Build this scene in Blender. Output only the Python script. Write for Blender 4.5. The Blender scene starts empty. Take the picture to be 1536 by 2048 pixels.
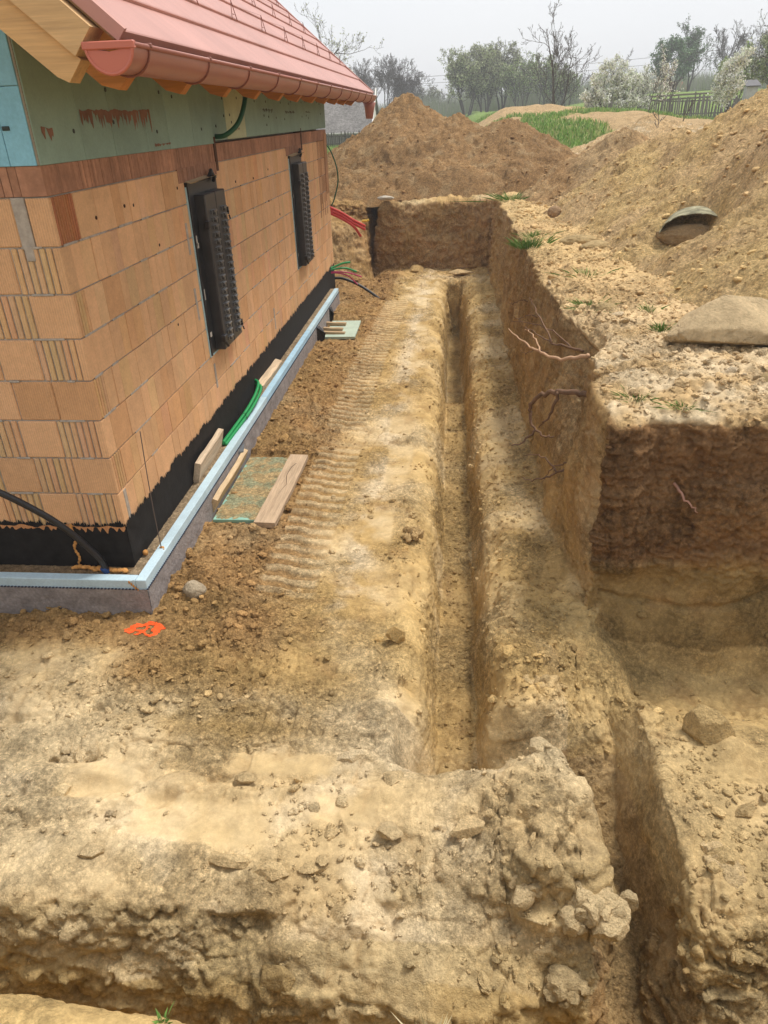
import bpy, math, random
import numpy as np
from mathutils import Vector, Matrix
R = math.radians
rng = np.random.default_rng(7)
random.seed(7)
S = bpy.context.scene
COL = S.collection

# ------------------------------------------------------------------ camera, sky, sun, exposure
cam_d = bpy.data.cameras.new('camera'); cam = bpy.data.objects.new('camera', cam_d); COL.objects.link(cam)
cam_d.sensor_fit = 'HORIZONTAL'; cam_d.sensor_width = 36.0
cam_d.lens = 36.0 * 1437.36 / 1536.0
cam_d.clip_start = 0.05; cam_d.clip_end = 2000
_p, _y, _r = 0.5040, 0.1028, -0.0360
_fw = Vector((-math.sin(_y)*math.cos(_p), math.cos(_y)*math.cos(_p), -math.sin(_p)))
_rt = Vector((math.cos(_y), math.sin(_y), 0)); _up = _rt.cross(_fw)
_r2 = math.cos(_r)*_rt + math.sin(_r)*_up; _u2 = -math.sin(_r)*_rt + math.cos(_r)*_up
cam.matrix_world = Matrix(((_r2.x, _u2.x, -_fw.x, 2.1095), (_r2.y, _u2.y, -_fw.y, -3.9157), (_r2.z, _u2.z, -_fw.z, 2.3179), (0, 0, 0, 1)))
S.camera = cam

SUN_EL, SUN_AZ = R(64), R(52)      # azimuth measured clockwise from +Y
W = bpy.data.worlds.new('World'); S.world = W; W.use_nodes = True
nt = W.node_tree; bg = nt.nodes['Background']; bg.inputs['Strength'].default_value = 0.1
sky = nt.nodes.new('ShaderNodeTexSky'); sky.sky_type = 'NISHITA'; sky.sun_disc = False
sky.sun_elevation = SUN_EL; sky.sun_rotation = SUN_AZ; sky.dust_density = 5; sky.air_density = 1.0
mixw = nt.nodes.new('ShaderNodeMix'); mixw.data_type = 'RGBA'; mixw.inputs['Factor'].default_value = 0.86
tcw = nt.nodes.new('ShaderNodeTexCoord'); nzw = nt.nodes.new('ShaderNodeTexNoise'); nzw.inputs['Scale'].default_value = 1.6; nzw.inputs['Detail'].default_value = 3
rmp = nt.nodes.new('ShaderNodeValToRGB'); rmp.color_ramp.elements[0].position = .3; rmp.color_ramp.elements[1].position = .75
rmp.color_ramp.elements[0].color = (7.9/10, 8.15/10, 8.5/10, 1); rmp.color_ramp.elements[1].color = (8.8/10, 8.85/10, 8.95/10, 1)
sc10 = nt.nodes.new('ShaderNodeVectorMath'); sc10.operation = 'SCALE'; sc10.inputs['Scale'].default_value = 9.5
nt.links.new(tcw.outputs['Generated'], nzw.inputs['Vector']); nt.links.new(nzw.outputs['Fac'], rmp.inputs['Fac'])
nt.links.new(rmp.outputs['Color'], sc10.inputs[0])
nt.links.new(sky.outputs['Color'], mixw.inputs['A']); nt.links.new(sc10.outputs['Vector'], mixw.inputs['B'])
nt.links.new(mixw.outputs['Result'], bg.inputs['Color'])

sl = bpy.data.lights.new('sun', 'SUN'); so = bpy.data.objects.new('sun', sl); COL.objects.link(so)
sl.energy = 2.7; sl.angle = R(15); sl.color = (1.0, .94, .86)
_sd = Vector((math.sin(SUN_AZ)*math.cos(SUN_EL), math.cos(SUN_AZ)*math.cos(SUN_EL), math.sin(SUN_EL)))
so.rotation_euler = _sd.to_track_quat('Z', 'Y').to_euler()
S.view_settings.view_transform = 'Standard'; S.view_settings.look = 'None'
S.view_settings.exposure = 0.42; S.view_settings.gamma = 1.0; S.view_settings.use_curve_mapping = False
S.cycles.max_bounces = 8; S.cycles.diffuse_bounces = 5

# ------------------------------------------------------------------ numpy noise
def _h(i, j, k, s):
    n = (i*374761393 + j*668265263 + k*2147483647 + s*974634777) & 0xFFFFFFFF
    n = ((n ^ (n >> 13)) * 1274126177) & 0xFFFFFFFF
    n = ((n ^ (n >> 16)) * 2246822519) & 0xFFFFFFFF
    return n ^ (n >> 15)
def noise3(P, seed=0):
    """gradient noise about -1..1"""
    P = np.asarray(P, np.float64)
    F = np.floor(P); I = F.astype(np.int64); f = (P - F)
    u = f*f*f*(f*(f*6-15)+10)
    out = np.zeros(len(P))
    for dx in (0, 1):
        wx = u[:, 0] if dx else 1-u[:, 0]
        for dy in (0, 1):
            wy = u[:, 1] if dy else 1-u[:, 1]
            for dz in (0, 1):
                wz = u[:, 2] if dz else 1-u[:, 2]
                h = _h(I[:, 0]+dx, I[:, 1]+dy, I[:, 2]+dz, seed)
                gx = ((h & 255)/127.5-1); gy = (((h >> 8) & 255)/127.5-1); gz = (((h >> 16) & 255)/127.5-1)
                out += wx*wy*wz*(gx*(f[:, 0]-dx)+gy*(f[:, 1]-dy)+gz*(f[:, 2]-dz))
    return out*1.5
def fbm(P, sc=1.0, oct=4, seed=0, gain=.5, ridged=False):
    P = np.asarray(P, float)*sc; a = 1.0; o = 0; t = 0
    for i in range(oct):
        n = noise3(P, seed+i*17)
        if ridged: n = 1-2*np.abs(n)
        o = o+a*n; t += a; a *= gain; P = P*2.03+11.3
    return o/t
def lumps(XY, cell, seed, fill=.7):
    """domes on a jittered grid: clod-like relief, 0..1 in units of cell radius"""
    P = XY/cell; I = np.floor(P).astype(np.int64); out = np.zeros(len(P))
    for dx in (-1, 0, 1):
        for dy in (-1, 0, 1):
            ii, jj = I[:, 0]+dx, I[:, 1]+dy
            h = _h(ii, jj, np.zeros_like(ii), seed)
            px = ii+(h & 255)/255.; py = jj+((h >> 8) & 255)/255.
            r = .25+.45*((h >> 16) & 255)/255.; r = np.where(((h >> 24) & 255)/255. < fill, r, 0)
            e = 1+.5*(((h >> 5) & 63)/63.-.5)
            d2 = ((P[:, 0]-px)*e)**2+((P[:, 1]-py)/e)**2
            out = np.maximum(out, np.sqrt(np.maximum(r*r-d2, 0)))
    return out
def plates(XY, cell, seed):
    """broken flakes: per-cell height step plus tilt (-1..1) and closeness to a crack (0..1)"""
    P = XY/cell; I = np.floor(P).astype(np.int64); f1 = np.full(len(P), 9.); f2 = np.full(len(P), 9.); h1 = np.zeros(len(P))
    for dx in (-1, 0, 1):
        for dy in (-1, 0, 1):
            ii, jj = I[:, 0]+dx, I[:, 1]+dy; h = _h(ii, jj, np.zeros_like(ii), seed)
            ox = P[:, 0]-ii-(h & 255)/255.; oy = P[:, 1]-jj-((h >> 8) & 255)/255.; d = np.hypot(ox, oy)
            st = ((h >> 16) & 255)/127.5-1+1.3*((((h >> 4) & 63)/31.5-1)*ox+(((h >> 10) & 63)/31.5-1)*oy)
            n1_ = d < f1; f2 = np.where(n1_, f1, np.minimum(f2, d)); h1 = np.where(n1_, st, h1); f1 = np.where(n1_, d, f1)
    return h1, 1-np.clip((f2-f1)/.18, 0, 1)
def ss(a, b, x):
    t = np.clip((np.asarray(x, float)-a)/(b-a), 0, 1); return t*t*(3-2*t)
def lerpc(c0, c1, t): return c0*(1-t[:, None])+np.asarray(c1)[None, :]*t[:, None]

# ------------------------------------------------------------------ object helpers
def tag(o, label=None, cat=None, group=None, kind=None):
    if label: o['label'] = label
    if cat: o['category'] = cat
    if group: o['group'] = group
    if kind: o['kind'] = kind
    return o
def empty(name, loc=(0, 0, 0), rz=0):
    o = bpy.data.objects.new(name, None); COL.objects.link(o); o.location = loc; o.rotation_euler = (0, 0, rz)
    o.empty_display_size = .1
    return o
def mesh_np(name, V, F, mat=None, parent=None, col=None, smooth=False, loc=None, grain=None):
    """V (n,3), F (m,k) one k or list of arrays; col (n,3) point colour"""
    V = np.asarray(V, np.float32)
    Fs = [np.asarray(f, np.int32) for f in (F if isinstance(F, list) else [F]) if len(f)]
    me = bpy.data.meshes.new(name)
    me.vertices.add(len(V)); me.vertices.foreach_set('co', V.ravel())
    nl = sum(f.size for f in Fs); npoly = sum(len(f) for f in Fs)
    me.loops.add(nl); me.polygons.add(npoly)
    me.loops.foreach_set('vertex_index', np.concatenate([f.ravel() for f in Fs]))
    tot = np.concatenate([np.full(len(f), f.shape[1], np.int32) for f in Fs])
    me.polygons.foreach_set('loop_start', np.concatenate([[0], np.cumsum(tot)[:-1]]).astype(np.int32))
    me.polygons.foreach_set('loop_total', tot)
    me.polygons.foreach_set('use_smooth', np.full(npoly, bool(smooth)))
    if col is not None:
        a = me.color_attributes.new('col', 'FLOAT_COLOR', 'POINT')
        c = np.ones((len(V), 4), np.float32); c[:, :3] = np.clip(col, 0, 1); c[:, 3] = 1 if grain is None else grain; a.data.foreach_set('color', c.ravel())
    me.update(calc_edges=True); me.validate()
    o = bpy.data.objects.new(name, me); COL.objects.link(o)
    if mat: me.materials.append(mat)
    if parent: o.parent = parent
    if loc is not None: o.location = loc
    return o
class MB:
    """collects shapes, builds ONE mesh object"""
    def __init__(s): s.v = []; s.f = []; s.c = []
    def add(s, V, F, c=(1, 1, 1)):
        b = len(s.v); s.v += [tuple(map(float, p)) for p in V]; s.f += [tuple(i+b for i in f) for f in F]; s.c += [c]*len(V); return s
    def box(s, x0, x1, y0, y1, z0, z1, c=(1, 1, 1), M=None, ch=0):
        if ch:
            return s.cbox(x0, x1, y0, y1, z0, z1, ch, c, M)
        V = [(x, y, z) for z in (z0, z1) for y in (y0, y1) for x in (x0, x1)]
        if M is not None: V = [tuple(M @ Vector(p)) for p in V]
        return s.add(V, [(0, 2, 3, 1), (4, 5, 7, 6), (0, 1, 5, 4), (2, 6, 7, 3), (0, 4, 6, 2), (1, 3, 7, 5)], c)
    def cbox(s, x0, x1, y0, y1, z0, z1, h, c=(1, 1, 1), M=None):
        """box with chamfered edges"""
        cx, cy, cz = (x0+x1)/2, (y0+y1)/2, (z0+z1)/2; a, b, d = abs(x1-x0)/2, abs(y1-y0)/2, abs(z1-z0)/2
        V = []; idx = {}
        for sx in (-1, 1):
            for sy in (-1, 1):
                for sz in (-1, 1):
                    for k in range(3):
                        p = [sx*(a-h), sy*(b-h), sz*(d-h)]; p[k] = (sx*a, sy*b, sz*d)[k]
                        idx[sx, sy, sz, k] = len(V); V.append((cx+p[0], cy+p[1], cz+p[2]))
        F = []
        for k in range(3):
            for sg in (-1, 1):
                q = []
                for u, w in ((-1, -1), (1, -1), (1, 1), (-1, 1)):
                    t = [0, 0, 0]; t[k] = sg; t[(k+1) % 3] = u; t[(k+2) % 3] = w; q.append(idx[t[0], t[1], t[2], k])
                F.append(tuple(q) if sg > 0 else tuple(q[::-1]))
        for k in range(3):
            i, j = (k+1) % 3, (k+2) % 3
            for si in (-1, 1):
                for sj in (-1, 1):
                    q = []
                    for sk in (-1, 1):
                        t = [0, 0, 0]; t[k] = sk; t[i] = si; t[j] = sj; q.append((idx[t[0], t[1], t[2], i], idx[t[0], t[1], t[2], j]))
                    F.append((q[0][0], q[1][0], q[1][1], q[0][1]) if si*sj < 0 else (q[0][1], q[1][1], q[1][0], q[0][0]))
        for sx in (-1, 1):
            for sy in (-1, 1):
                for sz in (-1, 1):
                    q = (idx[sx, sy, sz, 0], idx[sx, sy, sz, 1], idx[sx, sy, sz, 2]); F.append(q if sx*sy*sz > 0 else q[::-1])
        if M is not None: V = [tuple(M @ Vector(p)) for p in V]
        return s.add(V, F, c)
    def tube(s, pts, r, n=8, c=(1, 1, 1), cap=True):
        pts = [Vector(p) for p in pts]; rs = r if isinstance(r, (list, tuple)) else [r]*len(pts)
        b = len(s.v); pn = None
        for i, p in enumerate(pts):
            t = (pts[min(i+1, len(pts)-1)]-pts[max(i-1, 0)]).normalized()
            if pn is None: a = t.orthogonal().normalized()
            else: a = (pn - t*pn.dot(t)); a = a.normalized() if a.length > 1e-6 else t.orthogonal().normalized()
            pn = a; bb = t.cross(a)
            for k in range(n):
                w = 2*math.pi*k/n; s.v.append(tuple(p+(a*math.cos(w)+bb*math.sin(w))*rs[i])); s.c.append(c)
        for i in range(len(pts)-1):
            for k in range(n):
                k2 = (k+1) % n; s.f.append((b+i*n+k, b+i*n+k2, b+(i+1)*n+k2, b+(i+1)*n+k))
        if cap:
            s.f.append(tuple(b+k for k in range(n))[::-1]); s.f.append(tuple(b+(len(pts)-1)*n+k for k in range(n)))
        return s
    def build(s, name, mat=None, parent=None, smooth=False, loc=None):
        me = bpy.data.meshes.new(name); me.from_pydata(s.v, [], s.f)
        a = me.color_attributes.new('col', 'FLOAT_COLOR', 'POINT')
        a.data.foreach_set('color', np.array([tuple(c)+(1,) for c in s.c], np.float32).ravel())
        if smooth: me.polygons.foreach_set('use_smooth', [True]*len(me.polygons))
        o = bpy.data.objects.new(name, me); COL.objects.link(o)
        if mat: me.materials.append(mat)
        if parent: o.parent = parent
        if loc is not None: o.location = loc
        return o
def spline(pts, n=8):
    """Catmull-Rom through points"""
    P = [Vector(p) for p in pts]; P = [2*P[0]-P[1]]+P+[2*P[-1]-P[-2]]; out = []
    for i in range(1, len(P)-2):
        for k in range(n):
            t = k/n; a, b, c, d = P[i-1:i+3]
            out.append(.5*((2*b)+(c-a)*t+(2*a-5*b+4*c-d)*t*t+(3*b-a-3*c+d)*t**3))
    out.append(P[-2]); return out

# ------------------------------------------------------------------ materials
MATS = {}
def mat(name, base=(.5, .5, .5), rough=.8, spec=.3, attr=False, var=(), bump=(), metal=0, wave=None, crumbs=()):
    """var: (scale, lo, hi[, stretch]) multiplicative mottling; bump: (scale, dist[, stretch]) object-space noise bumps"""
    m = bpy.data.materials.new(name); m.use_nodes = True; t = m.node_tree; N = t.nodes; L = t.links
    b = N['Principled BSDF']; b.inputs['Roughness'].default_value = rough; b.inputs['Specular IOR Level'].default_value = spec
    b.inputs['Metallic'].default_value = metal
    tc = N.new('ShaderNodeTexCoord')
    def co(st):
        if st is None: return tc.outputs['Object']
        mp = N.new('ShaderNodeMapping'); mp.inputs['Scale'].default_value = st; L.new(tc.outputs['Object'], mp.inputs['Vector']); return mp.outputs['Vector']
    if attr:
        at = N.new('ShaderNodeVertexColor'); at.layer_name = 'col'; c = at.outputs['Color']
        if base != (1, 1, 1):
            mm = N.new('ShaderNodeMix'); mm.data_type = 'RGBA'; mm.blend_type = 'MULTIPLY'; mm.inputs['Factor'].default_value = 1
            L.new(c, mm.inputs['A']); mm.inputs['B'].default_value = (*base, 1); c = mm.outputs['Result']
    else:
        rg = N.new('ShaderNodeRGB'); rg.outputs[0].default_value = (*base, 1); c = rg.outputs[0]
    for v in var:
        nz = N.new('ShaderNodeTexNoise'); nz.inputs['Scale'].default_value = v[0]; nz.inputs['Detail'].default_value = 5; nz.inputs['Roughness'].default_value = .6
        L.new(co(v[3] if len(v) > 3 else None), nz.inputs['Vector'])
        mr = N.new('ShaderNodeMapRange'); mr.inputs['From Min'].default_value = .32; mr.inputs['From Max'].default_value = .68
        mr.inputs['To Min'].default_value = v[1]; mr.inputs['To Max'].default_value = v[2]; L.new(nz.outputs['Fac'], mr.inputs['Value'])
        vm = N.new('ShaderNodeVectorMath'); vm.operation = 'SCALE'; L.new(c, vm.inputs[0]); L.new(mr.outputs['Result'], vm.inputs['Scale']); c = vm.outputs['Vector']
    if wave:   # (axis vector scale, lo, hi, bumpdist): fine combed lines
        ax, freq, lo, hi, bd = wave
        wv = N.new('ShaderNodeTexWave'); wv.bands_direction = 'X' if ax == 'XY' else ax; wv.inputs['Scale'].default_value = freq; wv.inputs['Distortion'].default_value = .25; wv.inputs['Detail'].default_value = 1; wv.inputs['Detail Scale'].default_value = 1
        if ax == 'XY':                # vertical lines on walls that face either +X or -Y
            wv.bands_direction = 'X'; sp = N.new('ShaderNodeSeparateXYZ'); L.new(tc.outputs['Object'], sp.inputs[0]); a2 = N.new('ShaderNodeMath'); L.new(sp.outputs[0], a2.inputs[0]); L.new(sp.outputs[1], a2.inputs[1]); cx_ = N.new('ShaderNodeCombineXYZ'); L.new(a2.outputs[0], cx_.inputs[0]); L.new(cx_.outputs[0], wv.inputs['Vector'])
        else: L.new(tc.outputs['Object'], wv.inputs['Vector'])
        mr = N.new('ShaderNodeMapRange'); mr.inputs['To Min'].default_value = lo; mr.inputs['To Max'].default_value = hi; L.new(wv.outputs['Fac'], mr.inputs['Value'])
        vm = N.new('ShaderNodeVectorMath'); vm.operation = 'SCALE'; L.new(c, vm.inputs[0]); L.new(mr.outputs['Result'], vm.inputs['Scale']); c = vm.outputs['Vector']
    for (vs, lo, hi) in crumbs:      # paler crumb cells with darker gaps between them, edges broken by noise
        wn = N.new('ShaderNodeTexNoise'); wn.inputs['Scale'].default_value = vs*.5; wn.inputs['Detail'].default_value = 2; L.new(tc.outputs['Object'], wn.inputs['Vector'])
        ad = N.new('ShaderNodeVectorMath'); ad.operation = 'MULTIPLY_ADD'; L.new(wn.outputs['Color'], ad.inputs[0]); ad.inputs[1].default_value = (1.6/vs,)*3; L.new(tc.outputs['Object'], ad.inputs[2])
        vo = N.new('ShaderNodeTexVoronoi'); vo.feature = 'F1'; vo.inputs['Scale'].default_value = vs; L.new(ad.outputs['Vector'], vo.inputs['Vector'])
        mr = N.new('ShaderNodeMapRange'); mr.inputs['From Min'].default_value = .25; mr.inputs['From Max'].default_value = .75; mr.inputs['To Min'].default_value = hi; mr.inputs['To Max'].default_value = lo; L.new(vo.outputs['Distance'], mr.inputs['Value'])
        vm = N.new('ShaderNodeVectorMath'); vm.operation = 'SCALE'; L.new(c, vm.inputs[0]); L.new(mr.outputs['Result'], vm.inputs['Scale']); c = vm.outputs['Vector']
    if crumbs:                        # smooth clay keeps its plain colour where the grain mask (attribute alpha) is low
        mx = N.new('ShaderNodeMix'); mx.data_type = 'RGBA'; L.new(at.outputs['Alpha'], mx.inputs['Factor']); pl = N.new('ShaderNodeVectorMath'); pl.operation = 'SCALE'; pl.inputs['Scale'].default_value = .72; L.new(at.outputs['Color'], pl.inputs[0]); L.new(pl.outputs['Vector'], mx.inputs['A']); L.new(c, mx.inputs['B']); c = mx.outputs['Result']
    L.new(c, b.inputs['Base Color'])
    prev = None
    if wave and wave[4]:
        bp = N.new('ShaderNodeBump'); bp.inputs['Distance'].default_value = wave[4]; bp.inputs['Strength'].default_value = 1; L.new(wv.outputs['Fac'], bp.inputs['Height']); prev = bp
    for v in bump:
        nz = N.new('ShaderNodeTexNoise'); nz.inputs['Scale'].default_value = v[0]; nz.inputs['Detail'].default_value = 6; nz.inputs['Roughness'].default_value = .65
        L.new(co(v[2] if len(v) > 2 else None), nz.inputs['Vector'])
        bp = N.new('ShaderNodeBump'); bp.inputs['Distance'].default_value = v[1]; bp.inputs['Strength'].default_value = 1; L.new(nz.outputs['Fac'], bp.inputs['Height'])
        if crumbs: L.new(at.outputs['Alpha'], bp.inputs['Strength'])
        if prev: L.new(prev.outputs['Normal'], bp.inputs['Normal'])
        prev = bp
    if prev: L.new(prev.outputs['Normal'], b.inputs['Normal'])
    MATS[name] = m; return m
SOIL = mat('soil', (1, 1, 1), .97, .12, True, var=[(7, .84, 1.14), (28, .76, 1.2), (95, .78, 1.22), (260, .86, 1.14)], bump=[(24, .03), (75, .022), (200, .010)], crumbs=((38, .78, 1.10), (105, .84, 1.08)))
CLODM = mat('clod', (1, 1, 1), .97, .12, True, var=[(30, .82, 1.15), (110, .75, 1.2)], bump=[(40, .02), (110, .012)])
BRICK = mat('fired clay', (1, 1, 1), .92, .15, True, var=[(3, .93, 1.06), (14, .93, 1.05), (60, .93, 1.06)], bump=[(120, .002), (30, .003)], wave=('XY', 22, .90, 1.03, .0016))
MORTAR = mat('mortar', (.42, .37, .31), .95, .1, var=[(20, .75, 1.15)], bump=[(60, .004)])
BITUM = mat('bitumen', (.012, .011, .011), .75, .25, var=[(12, .7, 1.6)], bump=[(40, .002)])
XPSG = mat('green foam', (.255, .36, .30), .85, .2, True, var=[(4, .9, 1.08), (70, .95, 1.05)], bump=[(140, .0008)])
XPSB = mat('blue foam', (1, 1, 1), .8, .2, True, var=[(5, .88, 1.08), (60, .92, 1.06)], bump=[(100, .001)])
MEMB = mat('dimpled membrane', (.27, .245, .24), .6, .35, var=[(6, .75, 1.25), (50, .8, 1.2)], bump=[(70, .006), (25, .006)])
ROOF = mat('roof metal', (.45, .225, .185), .45, .4, var=[(1.2, .9, 1.07), (5, .93, 1.05, (.4, 2, .4))], bump=[(200, .0004)])
GUT = mat('gutter metal', (.36, .14, .105), .36, .45, var=[(3, .92, 1.06)])
GDARK = mat('gutter clip', (.22, .085, .06), .5, .3)
WOOD = mat('planed timber', (.60, .40, .21), .75, .25, True, var=[(3, .82, 1.1, (.5, 6, 6)), (14, .85, 1.08, (.25, 6, 6))], bump=[(30, .002, (.1, 2, 2))])
WOODW = mat('weathered timber', (1, 1, 1), .85, .2, True, var=[(4, .8, 1.12, (6, .5, 6)), (20, .78, 1.1, (5, .3, 5))], bump=[(40, .003, (2, .15, 2))])
BLACKP = mat('black plastic', (.018, .018, .02), .42, .45, var=[(10, .8, 1.4)])
BLACKK = mat('grey black plastic', (.035, .034, .035), .38, .5, var=[(10, .8, 1.3)])
STICK = mat('paper sticker', (.52, .48, .42), .7, .3)
GREENP = mat('green conduit', (.012, .27, .075), .4, .45)
GREEND = mat('dark green conduit', (.01, .09, .035), .45, .4)
REDP = mat('red conduit', (.55, .045, .04), .4, .45)
MAGP = mat('magenta conduit', (.50, .03, .14), .4, .45)
YELP = mat('yellow plastic', (.65, .42, .04), .5, .4)
FOAM = mat('polyurethane foam', (.62, .30, .09), .8, .2, var=[(30, .6, 1.2)], bump=[(60, .01)])
WIRE = mat('rusty wire', (.12, .09, .075), .7, .4)
PAINT = mat('orange paint', (.85, .10, .015), .7, .3, var=[(60, .75, 1.15)], bump=[(80, .004)])
STONE = mat('pale stone', (1, 1, 1), .93, .15, True, var=[(6, .8, 1.12), (35, .85, 1.12)], bump=[(18, .03), (60, .018), (150, .008)])
ROOT = mat('root bark', (.17, .10, .06), .85, .2, True, var=[(20, .7, 1.3)], bump=[(90, .003)])
BARK = mat('bark', (.115, .10, .088), .95, .1, True)
LEAFM = mat('young leaf', (1, 1, 1), .8, .2, True)
GRASS = mat('grass blade', (1, 1, 1), .8, .2, True)
CONC = mat('concrete', (.45, .44, .40), .9, .2, var=[(8, .8, 1.1)], bump=[(60, .003)])
# ------------------------------------------------------------------ palette (real-world soil colours)
C_PALE = np.array((.72, .565, .335)); C_GREY = np.array((.71, .585, .395)); C_OCH = np.array((.54, .365, .15)); C_YEL = np.array((.70, .50, .225))
C_BRN = np.array((.365, .215, .088)); C_DRK = np.array((.18, .095, .045)); C_HBR = np.array((.46, .275, .122)); C_TAN = np.array((.66, .46, .24)); C_OLV = np.array((.48, .36, .175))
C_GRS = np.array((.20, .29, .07))
def far_z(x, y):
    z = .8+0*x
    r = ss(13, 26, y)*1.32*ss(1.2, 4.5, x)*(1-.38*ss(8.5, 13, x))
    z = z+r+.15*ss(14, 20, y)*(1-ss(0, 3, x))+ss(42, 75, y)*ss(4, 22, x)*1.7+ss(60, 120, y)*(1-ss(2, 8, x))*1.0
    return z
# ------------------------------------------------------------------ ground: control lattice (rows in y, columns in x), finely lofted
CXS = [-260, -40, -10, -3, -.6, .24, .62, 1.1, 1.83, 1.97, 2.05, 2.30, 2.385, 2.53, 2.72, 2.91, 2.96, 3.04, 3.3, 4.0, 5.5, 8, 14, 40, 260]
NCI = [8, 10, 14, 60, 84, 38, 50, 80, 12, 40, 24, 40, 12, 26, 20, 56, 52, 26, 66, 60, 45, 20, 12, 10]
Z_SEC = [.8, .8, .8, -.6, -.58, -.56, -.58, -.60, -.60, -.72, -1.12, -1.12, -.73, -.61, -.62, -.58, .1, .76, .80, .80, .84, .9, 1.0, 1.2, 3.0]
def row(y, n, zs=None, xs=None, ys=None):
    X = list(CXS); Z = list(Z_SEC); Y = [y]*len(X)
    if isinstance(zs, (int, float)): Z = [zs]*len(X)
    elif zs:
        for k, v in zs.items():
            for q in (k if isinstance(k, tuple) else (k,)): Z[q] = v
    for k, v in (xs or {}).items(): X[k] = v
    for k, v in (ys or {}).items():
        for q in (k if isinstance(k, tuple) else (k,)): Y[q] = v
    return (n, X, Y, Z)
FL = (9, 10, 11, 12)
CHX = {14: 2.72, 15: 2.86, 16: 3.07, 17: 3.2}
LOW = {(17, 18): -.68, (19, 20, 21): -.70}
def m(*d):
    o = {}
    for a in d: o.update(a)
    return o
LEFT = {0: -.18, 1: -.18, 2: -.18, 3: -.18, 4: -.18, 5: -.17, 6: -.13, 7: -.06}
def sh(y): return {k: y+v for k, v in LEFT.items()}
def NB(y): return {(0,1,2,3,4,5,6): y+.07, 7: y+.05, 8: y+.01, (15,16,17,18,19,20,21): y-.15}
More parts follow.
